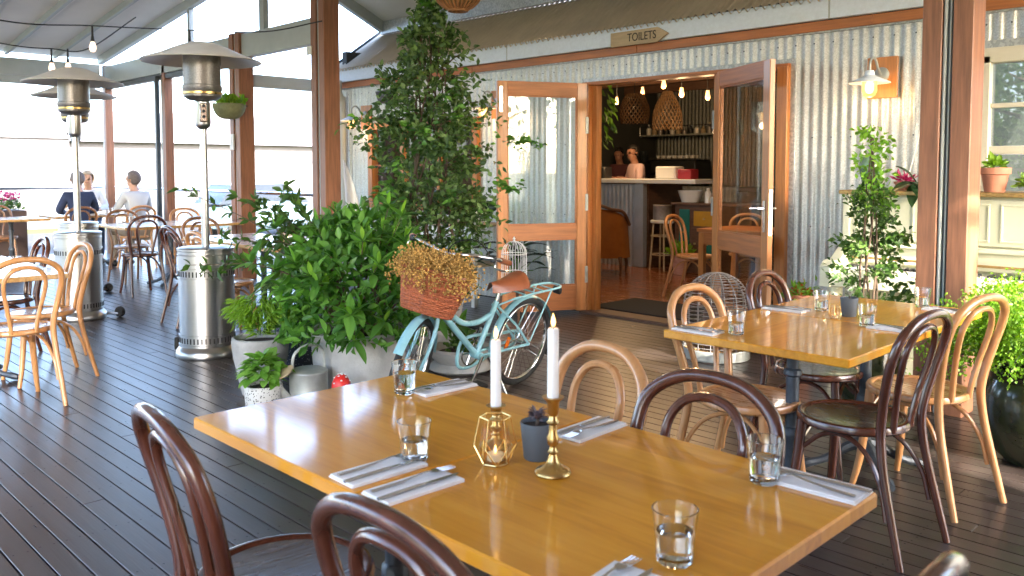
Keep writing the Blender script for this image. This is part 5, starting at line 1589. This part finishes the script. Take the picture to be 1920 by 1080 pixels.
# --- white shelf table with pots left of the door leaf
wt = thing('shelf_table', 'white two-tier plant table against the tin wall behind the climber', 'table', (-6.72, 5.93, 0))
for z in (.83, .42):
    MB().box((0, 0, z), (.85, .42, .03), .004).build('shelf', 'sign_wood' if z > .5 else 'sign_wood', wt, smooth=0)
    MB().box((0, -.2, z - .05), (.85, .03, .07), .003).build('apron', 'white_paint', wt, smooth=0)
for sx in (-1, 1):
    for sy in (-1, 1):
        MB().box((sx * .40, sy * .19, .47), (.05, .05, .94 if sx > 0 else .86), .003).build('leg', 'white_paint', wt, smooth=0)
def small_pot(x, y, z, pm, r_, h_, lm, label, nl=90, ll=.07, spread=1., cat='potted plant', group=None):
    t = thing('potted_plant', label, cat, (x, y, z), 0, group)
    MB().lathe([(0, 0), (r_ * .72, 0), (r_ * .95, h_ * .72), (r_ * 1.1, h_ * .74), (r_ * 1.12, h_), (r_ * .98, h_), (r_ * .92, h_ * .9), (0, h_ * .88)], 28).build('pot', pm, t)
    soil(r_ * .9, h_ * .885, t)
    a_ = rdir(nl, .05, 1)
    stuff(obj('foliage', leaf_mesh('foliage', lm, np.array([0, 0, h_]) + a_ * r_ * spread * NR.uniform(.1, 1, nl)[:, None], a_ + rdir(nl) * .4, rdir(nl), NR.uniform(.6, 1.2, nl) * ll, NR.uniform(.3, .5, nl) * ll), t))
    return t
small_pot(-6.45, 5.9, .846, 'white_glossy', .09, .12, 'leaf_big', 'white pot with broad dark leaves on the top shelf of the white plant table', 9, .26, .5)
small_pot(-6.62, 5.9, .436, 'black', .08, .14, 'leaf_mid', 'black pot of green on the lower shelf of the white plant table', 120, .06, 1.3)
# --- white moulded high chair against the tin wall
hc = thing('high_chair', 'white moulded plastic high chair by the left end of the tin wall', 'high chair', (-8.15, 5.66, 0), R(-30))
MB().grid(lambda u, t: (lambda a: Vector((.19 * math.sin(a) * (1 - .25 * t), .16 - .34 * (math.cos(a) * .5 + .5) - .04 * t, .78 + .12 * t + .62 * t * max(0, math.cos(a)) ** .6)))(lerp(-2.2, 2.2, u)), 24, 10).build('shell', 'white_glossy', hc, smooth=180)
MB().lathe([(0, .77), (.19, .775), (.195, .79), (0, .80)], 28).build('seat', 'white_glossy', hc)
for sx in (-1, 1):
    for sy in (-1, 1):
        MB().tube([(sx * .13, sy * .13, .78), (sx * .22, sy * .22, 0)], .016, 8).build('leg', 'white_paint', hc)

# ================================================================== PIANO
pn = thing('piano', 'cream painted upright piano with worn gilt lines against the wall', 'piano', (-1.86, 0, 0))
XL = .74
def pp(name, c, size, mat='cream', b=.005, **k): return MB().box(c, size, b, **k).build(name, mat, pn, smooth=0)
pp('case', (0, 6.13, .63), (2 * XL, .36, 1.20))
pp('lid', (0, 6.10, 1.242), (2 * XL + .05, .46, .028), 'gilt')
up = pp('upper_panel', (0, 5.935, 1.06), (2 * XL - .06, .03, .30))
for cx_, w_ in ((-.46, .40), (0, .40), (.46, .40)):
    for dz in (-.115, .115): MB().box((cx_, 5.917, 1.06 + dz), (w_, .014, .014), .003).build('moulding', 'cream', up, smooth=0)
    for dx in (-1, 1): MB().box((cx_ + dx * (w_ / 2 - .007), 5.917, 1.06), (.014, .014, .216), .003).build('moulding', 'cream', up, smooth=0)
pp('music_ledge', (0, 5.90, .885), (2 * XL - .06, .09, .03))
pp('fall_board', (0, 5.90, .815), (2 * XL - .06, .02, .13), rot=rotm(rx=R(-14)))
pp('gilt_line', (0, 5.852, .79), (2 * XL - .10, .012, .016), 'gilt', .002)
kb = pp('keybed', (0, 5.76, .655), (2 * XL + .03, .34, .10))
KW = (2 * XL - .16) / 36
for k in range(36):
    MB().box((-XL + .08 + KW * (k + .5), 5.74, .722), (KW - .0015, .145, .022), .0015).build('white_key', 'white_glossy', kb, smooth=0)
    if k % 7 in (0, 1, 3, 4, 5):
        MB().box((-XL + .08 + KW * (k + 1), 5.77, .737), (KW * .55, .09, .018), .002).build('black_key', 'black', kb, smooth=0)
pp('key_slip', (0, 5.615, .715), (2 * XL - .14, .035, .05))
for sx in (-1, 1):
    ck = MB().prism([(0, .60), (.34, .60), (.34, .86), (.26, .84), (.16, .78), (.05, .775), (0, .74)], -.035, .035, Matrix(((0, 0, 1), (1, 0, 0), (0, 1, 0))))
    ck.build('cheek', 'cream', pn, smooth=0, loc=(sx * (XL - .02), 5.585, 0))
    pp('stile', (sx * (XL - .02), 5.93, 1.0), (.05, .06, .46))
    MB().lathe([(.03, 0), (.045, .02), (.045, .05), (.03, .07), (.036, .20), (.045, .40), (.03, .46), (.05, .50), (.05, .60)], 20).build('leg', 'cream', pn, loc=(sx * (XL - .06), 5.66, 0))
pp('lower_panel', (0, 5.94, .34), (2 * XL - .12, .025, .44))
pp('plinth', (0, 5.93, .06), (2 * XL, .10, .11))
# things on the piano
vs = thing('vase', 'pale green vase on a white saucer at the left end of the piano', 'vase', (-2.50, 6.10, 1.257))
MB().lathe([(0, 0), (.075, 0), (.085, .008), (.08, .015), (0, .015)], 28).build('saucer', 'white_glossy', vs)
MB().lathe([(0, .015), (.035, .015), (.05, .04), (.072, .13), (.075, .18), (.066, .22), (.056, .235), (.05, .23), (.06, .18), (0, .05)], 28).build('body', 'vase_green', vs)
small_pot(-2.26, 6.08, 1.257, 'terracotta', .055, .06, 'petal_pink', 'low pot of pink flowers on the piano right of the vase', 60, .05, 1.0)
small_pot(-2.10, 6.12, 1.257, 'green_glaze', .045, .05, 'petal_pink', 'small pot of crimson flowers on the piano beside the post', 50, .045, 1.0)
small_pot(-1.66, 5.99, 1.257, 'terracotta', .082, .155, 'leaf_herb', 'terracotta pot on the piano in front of the window', 40, .07, .5)
small_pot(-1.44, 6.02, 1.257, 'green_glaze', .05, .03, 'leaf_herb', 'low dish of trailing green on the piano right of the terracotta pot', 160, .05, 1.9)
fx = thing('orchid', 'orchid with thick dark oval leaves drooping over the piano front', 'orchid', (-2.13, 5.98, 1.257))
MB().lathe([(0, 0), (.04, 0), (.055, .06), (.05, .06), (0, .055)], 20).build('pot', 'green_glaze', fx)
OL = one_leaf('leaf', 'leaf_big', .19, .10, .35, 8)
for (dx, dy, dz) in ((.35, -.8, .25), (-.4, -.7, .0), (.9, -.45, -.15), (.1, -.8, -.55), (-.2, -.5, .7), (.5, -.9, -.3)):
    o = obj('leaf', OL, fx, (0, -.02, .05)); o.rotation_mode = 'QUATERNION'; o.rotation_quaternion = face_quat(Vector((dx, dy, dz)), Vector((0, -.5, 1)))

# ================================================================== LIGHT STRINGS AND PENDANT
def string(pts, bulbs, label):
    t = thing('light_string', label, 'light string', pts[0], 0, 'festoon lights under the roof')
    o0 = Vector(pts[0])
    cv = [p - o0 for p in catmull(pts, 8)]
    MB().tube(cv, .007, 6).build('cable', 'black', t)
    for b in bulbs:
        p_ = Vector(b) - o0
        lh = MB().tube([p_, p_ - Vector((0, 0, .10)), p_ - Vector((0, 0, .16))], [.010, .012, .022], 8).build('lamp_holder', 'black', t)
        MB().lathe([(.016, -.155), (.022, -.17), (.034, -.21), (.034, -.235), (.02, -.262), (0, -.268)], 12, c=p_).build('bulb', 'bulb_dim', t)
string([(-7.95, 5.02, 2.99), (-8.69, 4.74, 2.93), (-9.77, 4.38, 3.03), (-9.18, 3.10, 2.86), (-8.70, 2.15, 2.74), (-8.2, .8, 2.85)], [(-9.77, 4.38, 3.03), (-9.18, 3.10, 2.86)], 'festoon light string running from the left timber post across the roof')
string([(-10.9, 4.2, 3.3), (-10.6, 3.52, 2.81), (-10.565, 3.12, 2.77), (-10.5, 2.6, 2.77), (-10.6, 1.4, 2.95)], [(-10.565, 3.12, 2.77), (-10.59, 3.30, 2.79)], 'lower festoon light string above the rear heaters')
pd = thing('pendant_lamp', 'woven rattan pendant lamp at the top edge above the climber', 'pendant lamp', (-4.25, 3.72, 2.44))
MB().tube([(0, 0, .26), (0, 0, 1.5)], .006, 6).build('cord', 'black', pd)
rb = MB()
for k in range(26):
    a = 2 * PI * k / 26
    rb.tube([(.16 * math.cos(e) * math.cos(a), .16 * math.cos(e) * math.sin(a), .14 + .14 * math.sin(e)) for e in np.linspace(-1.35, 1.35, 12)], .0075, 6)
rb.build('shade_rib', 'rattan', pd)
MB().lathe([(.035, .003), (.10, .032), (.145, .09), (.155, .14), (.145, .19), (.10, .245), (.035, .277)], 32).build('shade', 'rattan_dark', pd)
MB().tube([(.06 * math.cos(2 * PI * k / 20), .06 * math.sin(2 * PI * k / 20), .008) for k in range(20)], .012, 6, closed=True).build('ring', 'rattan', pd)

# ================================================================== INSIDE THE SHOP
NTH = 'first second third fourth fifth sixth seventh eighth ninth tenth eleventh'.split()
bar = thing('bar_counter', 'bar counter clad in blue-grey corrugated iron with a white top', 'bar counter', (0, 0, 0))
corr(-9.5, -7.36, 0.0, 1.19, y=9.84, mat='bar_blue', parent=bar, amp=.012, wid=14)
MB().box((-7.29, 9.84, .60), (.15, .10, 1.2), .006).build('corner_post', 'bar_blue', bar, smooth=0)
MB().box((-8.4, 10.12, .6), (2.2, .48, 1.18)).build('carcass', 'int_dark', bar, smooth=0)
MB().box((-7.23, 10.4, .60), (.06, 1.0, 1.2), .004).build('end_panel', 'old_wood', bar, smooth=0)
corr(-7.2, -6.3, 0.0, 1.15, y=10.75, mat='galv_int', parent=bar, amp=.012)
MB().box((-7.92, 10.05, 1.235), (3.2, .62, .06), .006).build('counter_top', 'white_paint', bar, smooth=0)
mt = thing('door_mat', 'dark door mat just inside the doorway', 'mat', (-4.72, 6.95, .013), 0)
MB().box((0, 0, 0), (1.55, .75, .015), .004).build('mat', 'mat_dark', mt, smooth=0)
ac = thing('armchair', 'tan leather armchair with scrolled back just inside the left door jamb', 'armchair', (-7.25, 8.95, 0), R(30))
MB().grid(lambda u, t: (lambda a: Vector((.36 * math.sin(a) * (1 - .08 * t), -.30 * math.cos(a) + .02 - .10 * t * max(0, math.cos(a)), .22 + t * (.36 + .30 * max(0, math.cos(a)) ** .5))))(lerp(-1.9, 1.9, u)), 28, 10).build('back', 'leather', ac, smooth=180)
MB().box((0, .08, .34), (.60, .55, .22), .06).build('seat', 'leather', ac)
MB().tube(catmull([(-.36, -.05, .66), (-.30, -.26, .84), (-.16, -.38, .88), (0, -.41, .93), (.16, -.38, .88), (.30, -.26, .84), (.36, -.05, .66)], 6), .022, 8).build('carved_rail', 'old_wood', ac)
for sx in (-1, 1):
    for sy in (-1, 1):
        MB().tube(catmull([(sx * .26, sy * .24, .24), (sx * .28, sy * .27, .12), (sx * .27, sy * .28, 0)], 3), [.03, .02, .015], 8).build('leg', 'old_wood', ac)
bs_ = thing('bar_stool', 'white-topped cane bar stool in front of the bar', 'stool', (-6.86, 9.76, 0))
MB().lathe([(0, .66), (.16, .66), (.165, .67), (.165, .69), (.155, .70), (0, .70)], 24).build('seat', 'white_paint', bs_)
for k in range(4):
    a = PI / 4 + k * PI / 2
    MB().tube([(.12 * math.cos(a), .12 * math.sin(a), .66), (.17 * math.cos(a), .17 * math.sin(a), 0)], .014, 8).build('leg', 'sign_wood', bs_)
for z in (.22, .48):
    MB().tube([(.15 * math.cos(2 * PI * k / 20), .15 * math.sin(2 * PI * k / 20), z) for k in range(20)], .010, 6, closed=True).build('ring', 'sign_wood', bs_)
tn = one('tin', MB().lathe([(0, 0), (.13, 0), (.13, .20), (.134, .205), (.125, .21), (0, .205)], 24), 'tin', 'old patterned biscuit tin on the bar stool', 'tin', (-6.86, 9.76, .701))
cab = thing('drawer_cabinet', 'old timber cabinet with teal and yellow painted drawers', 'cabinet', (-6.32, 9.95, 0))
MB().box((0, .1, .46), (.72, .5, .92), .008).build('case', 'old_wood', cab, smooth=0)
MB().box((0, .08, .935), (.78, .58, .03), .004).build('top', 'old_wood', cab, smooth=0)
for (x_, z_, w_, h_, m__) in ((-.20, .55, .16, .62, 'teal'), (.12, .74, .34, .20, 'yellow'), (.17, .40, .20, .42, 'teal'), (-.02, .40, .12, .42, 'old_wood')):
    dw = MB().box((x_, -.155, z_), (w_, .02, h_), .003).build('drawer', m__, cab, smooth=0)
    MB().lathe([(0, 0), (.012, 0), (.016, .02), (0, .026)], 12).xf(Matrix.Rotation(PI / 2, 3, 'X')).build('knob', 'brass', dw, loc=(x_, -.166, z_))
small_pot(-6.42, 9.55, 0.0, 'pink_pot', .115, .26, 'leaf_herb', 'striped pink pot of fresh green on the shop floor before the cabinet', 260, .09, 1.3)
one('basin', MB().lathe([(0, 0), (.12, 0), (.17, .15), (.175, .16), (.165, .16), (.115, .012), (0, .012)], 28), 'white_glossy', 'white enamel basin on the cabinet', 'basin', (-6.55, 9.98, .951))
one('bottle', MB().lathe([(0, 0), (.045, 0), (.045, .13), (.035, .15), (.02, .17), (.025, .19), (.02, .20), (0, .20)], 20), 'white_glossy', 'white ceramic bottle on the cabinet beside the basin', 'bottle', (-6.22, 9.90, .951))
for k in range(9):
    g_ = MB().lathe([(0, 0), (.03, 0), (.004, .004), (.004, .07), (.03, .10), (.034, .15), (.028, .18)], 14)
    one('wine_glass', g_, 'pane', 'wine glass %s in the row right of the cabinet, counted from the left' % NTH[k], 'wine glass', (-5.95 + .085 * (k % 5) - .3 * 0, 9.85 + .1 * (k // 5), .951), 0, 'row of glasses on the cabinet')
ctb = thing('cabinet_extension', 'low shelf unit carrying glasses beside the cabinet', 'shelf unit', (-5.75, 10.0, 0))
MB().box((0, 0, .935), (.5, .45, .03), .003).build('top', 'old_wood', ctb, smooth=0)
for sx in (-1, 1):
    MB().box((sx * .23, 0, .46), (.03, .42, .92), .003).build('side', 'old_wood', ctb, smooth=0)
# back wall shelf with bottles and jars, coffee machine, crates
shf = thing('wall_shelf', 'metal shelf of bottles and jars on the back wall of the shop', 'shelf', (-8.72, 12.95, 2.02))
MB().box((0, 0, 0), (1.6, .32, .03), .003).build('board', 'zinc', shf, smooth=0)
MB().tube([(-.8, -.17, .16), (.8, -.17, .16)], .008, 6).build('rail', 'chrome', shf)
for sx in (-.78, .78):
    MB().tube([(sx, -.17, 0), (sx, -.17, .16)], .008, 6).build('rail_post', 'chrome', shf)
for k in range(11):
    h_ = NR.uniform(.12, .26)
    one('jar', MB().lathe([(0, 0), (.045, 0), (.047, h_ * .6), (.02, h_ * .75), (.018, h_), (0, h_)], 14), ('white_glossy', 'sign_wood', 'tin', 'black')[k % 4], '%s container on the back wall shelf, %s from the left' % (('white', 'wooden', 'tin', 'black')[k % 4], NTH[k]), 'jar', (-9.42 + .13 * k, 12.95, 2.036), 0, 'jars on the back wall shelf')
bb = thing('back_bench', 'dark work bench along the back wall of the shop', 'bench', (-7.5, 12.7, 0))
MB().box((0, 0, 1.08), (4.1, .7, .06), .005).build('top', 'steel_dark', bb, smooth=0)
MB().box((0, .05, .52), (4.0, .55, 1.04), .005).build('cupboard', 'int_dark', bb, smooth=0)
cm = thing('coffee_machine', 'black and chrome espresso machine stacked with cups on the back bench', 'coffee machine', (-8.45, 12.55, 1.11))
MB().box((0, 0, .26), (.95, .5, .40), .03).build('body', 'black', cm)
MB().box((0, -.02, .475), (.98, .5, .02), .004).build('cup_tray', 'chrome', cm, smooth=0)
MB().box((0, -.26, .22), (.9, .03, .05), .006).build('group_panel', 'chrome', cm, smooth=0)
for k in range(3):
    MB().tube([(-.3 + .3 * k, -.25, .2), (-.3 + .3 * k, -.38, .17)], .014, 8).build('portafilter', 'black', cm)
for k in range(14):
    one('cup', MB().lathe([(0, 0), (.022, 0), (.038, .05), (.036, .05), (.02, .004), (0, .004)], 12), 'white_glossy', 'coffee cup on the espresso machine, %s from the left in the %s row' % (NTH[k % 7], ('front', 'back')[k // 7]), 'cup', (-8.85 + .12 * (k % 7), 12.45 + .12 * (k // 7), 1.596), 0, 'cups on the espresso machine')
grd = thing('coffee_grinder', 'black coffee grinder beside the espresso machine', 'grinder', (-9.2, 12.5, 1.11))
MB().box((0, 0, .2), (.18, .24, .40), .03).build('body', 'black', grd)
MB().lathe([(.05, .40), (.09, .55), (.09, .62), (0, .63)], 18).build('hopper', 'dark_glass', grd)
rb_ = one('crate', MB().box((0, 0, .07), (.22, .2, .14), .012), 'red_box', 'red box on the bar top', 'box', (-6.62, 10.02, 1.266))
one('crate', MB().box((0, 0, .09), (.34, .24, .18), .02), 'white_paint', 'white tub on the bar top left of the red box', 'tub', (-6.98, 10.1, 1.266))
till = thing('till', 'dark till screen and tap unit on the bar top', 'till', (-8.22, 10.0, 1.266))
MB().box((0, 0, .09), (.42, .2, .18), .02).build('stand', 'black', till)
for dx in (-.12, .05):
    MB().tube([(dx, 0, .17), (dx, -.02, .28)], .03, 12).build('tap', 'chrome', till)
# shop lights
def bulb(x, y, z, label, e=1.6):
    t = thing('hanging_bulb', label, 'light bulb', (x, y, z), 0, 'glowing bulbs inside the shop')
    MB().tube([(0, 0, .05), (0, 0, 2.88 - z)], .004, 5).build('cord', 'black', t)
    MB().lathe([(0, .06), (.016, .06), (.018, .03), (.026, 0), (.027, -.02), (.015, -.038), (0, -.042)], 14).build('bulb', 'bulb', t)
    l = bpy.data.lights.new('bulb_light', 'POINT'); l.energy = e; l.color = (1, .62, .30); l.shadow_soft_size = .05
    lo_ = bpy.data.objects.new('bulb_light', l); COL.objects.link(lo_); lo_.parent = t; lo_.location = (0, 0, -.1)
bulb(-5.30, 7.54, 2.30, 'glowing bulb highest of the five, above the large basket pendant')
bulb(-7.21, 9.75, 2.50, 'glowing bulb just left of the large basket pendant cord', 3.0)
bulb(-5.16, 7.67, 2.21, 'glowing bulb right of the large basket pendant')
bulb(-4.96, 7.86, 2.18, 'rightmost glowing bulb inside the shop')
bulb(-7.55, 9.60, 2.37, 'leftmost glowing bulb inside the shop, before the left basket pendant', 3.0)
def basket_pendant(x, y, z, r0, r1, h_, label):
    t = thing('basket_pendant', label, 'pendant lamp', (x, y, z), 0, 'woven basket pendants inside the shop')
    wv = MB()
    for k in range(22):
        for sg in (-1, 1):
            pts = []
            for i in range(11):
                f_ = i / 10; r_ = lerp(r1, r0, f_) + .05 * math.sin(PI * f_)
                a = 2 * PI * k / 22 + sg * f_ * 1.5
                pts.append((r_ * math.cos(a), r_ * math.sin(a), h_ * f_))
            wv.tube(pts, .006, 4, cap=False)
    wv.build('weave', 'rattan_dark', t, fix=False)
    MB().tube([(0, 0, h_), (0, 0, 2.88 - z)], .006, 6).build('cord', 'black', t)
    MB().lathe([(0, h_), (r0, h_), (r0, h_ - .02)], 20).build('cap', 'rattan_dark', t)
basket_pendant(-6.73, 8.93, 2.0, .11, .17, .38, 'drum shaped woven pendant at left inside the shop')
basket_pendant(-5.96, 8.56, 1.88, .05, .175, .46, 'bell shaped woven pendant at centre inside the shop')
iv = thing('trailing_plant', 'leafy plant hanging inside the top left corner of the doorway', 'hanging plant', (-5.74, 7.02, 1.62))
n_ = 90
MB().lathe([(0, .78), (.08, .78), (.11, .92), (.10, .92), (0, .90)], 18).build('pot', 'concrete_b', iv)
MB().tube([(0, 0, .92), (0, 0, 1.28)], .004, 5).build('cord', 'black', iv)
t_ = NR.uniform(0, 1, n_); a = NR.uniform(0, 2 * PI, n_)
stuff(obj('foliage', leaf_mesh('foliage', 'leaf_mid', np.stack([(.04 + .07 * np.sin(t_ * 3)) * np.cos(a), (.04 + .07 * np.sin(t_ * 3)) * np.sin(a), .9 - .85 * t_], 1), np.stack([np.cos(a), np.sin(a), -1 - 0 * a], 1), rdir(n_), NR.uniform(.08, .16, n_), NR.uniform(.03, .06, n_)), iv))
# table and chairs just inside on the right
it = thing('cafe_table', 'timber table just inside the shop behind the right door leaf', 'table', (-4.55, 8.0, 0))
MB().box((0, 0, .765), (.75, .75, .035), .004).build('table_top', 'cedar_h', it, smooth=0)
MB().box((0, -.34, .68), (.68, .03, .13), .003).build('apron', 'cedar_h', it, smooth=0)
for sx in (-1, 1):
    for sy in (-1, 1):
        MB().box((sx * .33, sy * .33, .37), (.06, .06, .74), .003).build('leg', 'cedar', it, smooth=0)
chair('light', -5.15, 7.95, 5, 'light bentwood chair inside the shop, left one at the indoor table')
chair('light', -4.85, 8.55, 300, 'light bentwood chair inside the shop behind the indoor table')

# ================================================================== PEOPLE
def skin(name, V, E, mat, parent, sub=2):
    me = bpy.data.meshes.new(name)
    keys = list(V); idx = {k: i for i, k in enumerate(keys)}
    bm = bmesh.new(); ly = bm.verts.layers.skin.verify()
    bv = []
    for i, k in enumerate(keys):
        x, y, z, r_ = V[k]
        v = bm.verts.new((x, y, z)); v[ly].radius = (r_, r_); v[ly].use_root = (i == 0); bv.append(v)
    for a, b in E:
        bm.edges.new((bv[idx[a]], bv[idx[b]]))
    bm.to_mesh(me); bm.free()
    me.materials.append(MATS[mat])
    o = obj(name, me, parent)
    md = o.modifiers.new('skin', 'SKIN'); md.use_smooth_shade = True
    ms = o.modifiers.new('sub', 'SUBSURF'); ms.levels = sub; ms.render_levels = sub
    return o
def person(label, loc, rz, skinm, shirt, trousers, hair, stand=False, turn=0., arms='table', hair_len=0., sleeves='long'):
    t = thing('person', label, 'person', loc, rz)
    dz = .40 if stand else 0.
    V = {'pel': (0, 0, .56 + dz, .125), 'sp1': (0, -.02, .70 + dz, .115), 'sp2': (0, -.01, .86 + dz, .125), 'ch': (0, .01, 1.0 + dz, .12), 'nk0': (0, .025, 1.085 + dz, .068), 'nk1': (0, .035, 1.14 + dz, .056)}
    c_, s_ = math.cos(turn), math.sin(turn)
    def hd(x, y, z, r_):
        return (x * c_ - y * s_, .055 + x * s_ + y * c_, z + dz, r_)
    V['jaw'] = hd(0, .016, 1.195, .062); V['hd'] = hd(0, .012, 1.262, .078); V['cr'] = hd(0, -.005, 1.325, .066); V['nose'] = hd(0, .105, 1.25, .011); V['chin'] = hd(0, .07, 1.185, .022)
    E = [('pel', 'sp1'), ('sp1', 'sp2'), ('sp2', 'ch'), ('ch', 'nk0'), ('nk0', 'nk1'), ('nk1', 'jaw'), ('jaw', 'hd'), ('hd', 'cr'), ('hd', 'nose'), ('jaw', 'chin')]
    SV = {k: V[k] for k in ('pel', 'sp1', 'sp2', 'ch')}; SE = E[:3] + [('ch', 'nk0')]; SV['nk0'] = V['nk0']
    SV = {k: (x, y, z, r_ * (1.12 if k != 'nk0' else 1.05)) for k, (x, y, z, r_) in SV.items()}
    TV = {'pel': (0, 0, .56 + dz, .140)}; TE = []
    for n_, s1 in (('L', -1), ('R', 1)):
        V['sh' + n_] = (s1 * .155, .0, 1.04 + dz, .058)
        if arms == 'table':
            V['el' + n_] = (s1 * .24, .08, .83 + dz, .044); V['wr' + n_] = (s1 * .12, .31, .80 + dz, .028)
        else:
            V['el' + n_] = (s1 * .25, .05, .80 + dz, .044); V['wr' + n_] = (s1 * .20, .27, .86 + dz, .028)
        w3 = Vector(V['wr' + n_][:3]); e3 = Vector(V['el' + n_][:3]); f = (w3 - e3).normalized()
        pal = w3 + f * .06
        V['pa' + n_] = (*pal, .027)
        E += [('ch', 'sh' + n_), ('sh' + n_, 'el' + n_), ('el' + n_, 'wr' + n_), ('wr' + n_, 'pa' + n_)]
        side = f.cross(Vector((0, 0, 1))).normalized()
        for q in range(4):
            b = pal + f * .025 + side * (-.024 + .016 * q); m_ = b + f * (.030 + .004 * (q in (1, 2))) - Vector((0, 0, .004)); e_ = m_ + f * .022 - Vector((0, 0, .016))
            V['fa%s%d' % (n_, q)] = (*b, .0095); V['fb%s%d' % (n_, q)] = (*m_, .0085); V['fc%s%d' % (n_, q)] = (*e_, .007)
            E += [('pa' + n_, 'fa%s%d' % (n_, q)), ('fa%s%d' % (n_, q), 'fb%s%d' % (n_, q)), ('fb%s%d' % (n_, q), 'fc%s%d' % (n_, q))]
        th = w3 + f * .03 - side * s1 * .035; th2 = th + f * .03 - side * s1 * .008
        V['ta' + n_] = (*th, .011); V['tb' + n_] = (*th2, .009)
        E += [('wr' + n_, 'ta' + n_), ('ta' + n_, 'tb' + n_)]
        SV['sh' + n_] = (*V['sh' + n_][:3], .070); SV['el' + n_] = (*V['el' + n_][:3], .053)
        SE += [('ch', 'sh' + n_), ('sh' + n_, 'el' + n_)]
        if sleeves == 'long':
            SV['wr' + n_] = (*w3, .036); SE += [('el' + n_, 'wr' + n_)]
        if stand:
            V['hp' + n_] = (s1 * .09, 0, .93, .09); V['kn' + n_] = (s1 * .10, .02, .50, .058); V['an' + n_] = (s1 * .10, 0, .09, .04); V['to' + n_] = (s1 * .11, .15, .04, .034)
        else:
            V['hp' + n_] = (s1 * .09, .03, .54, .085); V['kn' + n_] = (s1 * .12, .42, .53, .060); V['an' + n_] = (s1 * .12, .42, .10, .040); V['to' + n_] = (s1 * .12, .56, .045, .034)
        E += [('pel', 'hp' + n_), ('hp' + n_, 'kn' + n_), ('kn' + n_, 'an' + n_), ('an' + n_, 'to' + n_)]
        for k in ('hp', 'kn', 'an'):
            TV[k + n_] = (*V[k + n_][:3], V[k + n_][3] + .014)
        TE += [('pel', 'hp' + n_), ('hp' + n_, 'kn' + n_), ('kn' + n_, 'an' + n_)]
    skin('body', V, E, skinm, t)
    skin('shirt', SV, SE, shirt, t)
    skin('trousers', TV, TE, trousers, t)
    # hair cap: a bumpy shell that leaves the face free
    hr = MB(); q = np.random.default_rng(int(abs(loc[0]) * 100))
    C0 = Vector(hd(0, .0, 1.278, 0)[:3]); nv_, nu = 12, 26
    ok = {}
    for i in range(nu):
        for j in range(nv_ + 1):
            a = 2 * PI * i / nu; e = lerp(-1.0, PI / 2, j / nv_)
            r_ = 1.0 + q.normal(0, .035)
            p_ = Vector((.090 * math.cos(a) * math.cos(e), .103 * math.sin(a) * math.cos(e) - .012, .108 * math.sin(e) - (hair_len * max(0, -math.sin(a)) * max(0, -e)))) * r_
            ok[(i, j)] = (C0 + Vector((p_.x * c_ - p_.y * s_, p_.x * s_ + p_.y * c_, p_.z)), math.sin(a), e)
    keys = list(ok); idx = {k: n for n, k in enumerate(keys)}
    fs = []
    for i in range(nu):
        for j in range(nv_):
            q4 = [(i, j), ((i + 1) % nu, j), ((i + 1) % nu, j + 1), (i, j + 1)]
            fy = sum(ok[k][1] for k in q4) / 4; fe_ = sum(ok[k][2] for k in q4) / 4
            if fy > .30 and fe_ < .40: continue
            if fy > -.15 and fe_ < -.2 and hair_len == 0: continue
            fs.append(tuple(idx[k] for k in q4))
    hr.add([ok[k][0] for k in keys], fs)
    ho = hr.build('hair', hair, t, smooth=180, fix=False)
    so = ho.modifiers.new('thick', 'SOLIDIFY'); so.thickness = .012; so.offset = -1
    for s1 in (-1, 1):
        MB().lathe([(0, -.006), (.0065, 0), (0, .006)], 10).build('eye', 'eye', t, loc=hd(s1 * .03, .078, 1.268, 0)[:3])
        MB().lathe([(0, -.02), (.011, -.012), (.015, .01), (0, .022)], 10).build('ear', skinm, t, loc=hd(s1 * .083, .0, 1.255, 0)[:3])
    mo = MB().box((0, 0, 0), (.04, .008, .010), .003).build('mouth', 'lip', t, loc=hd(0, .083, 1.21, 0)[:3]); mo.rotation_euler = (0, 0, turn)
    for s1 in (-1, 1):
        x_, y_, z_ = (s1 * .11, .06, .05) if stand else (s1 * .12, .49, .05)
        MB().box((x_, y_, z_), (.095, .27, .09), .035).build('shoe', 'black', t)
    return t
person('seated man in a navy jumper with his back to us, grey hair', (-12.50, 3.98, 0), R(84), 'skin', 'navy', 'jeans', 'hair_grey', turn=R(-10))
person('seated woman facing us in a white top and denim waistcoat, short blond hair', (-13.72, 4.50, 0), R(-104), 'skin', 'white_top', 'jeans', 'hair_blond', turn=R(-12), hair_len=.03)
person('seated man in a pale shirt with his back turned, short brown hair', (-12.28, 4.66, 0), R(96), 'skin', 'pale_shirt', 'chino', 'hair_grey', turn=R(22))
person('bartender in a pink shirt standing behind the bar looking left', (-7.95, 10.60, 0), R(150), 'skin_b', 'pink_shirt', 'chino', 'hair_black', stand=True, turn=R(20), sleeves='short', arms='bar')
person('worker in a dark red top behind the bar at far left of the doorway', (-9.15, 11.75, 0), R(190), 'skin_b', 'dark_shirt', 'jeans', 'hair_black', stand=True, sleeves='short', arms='bar')
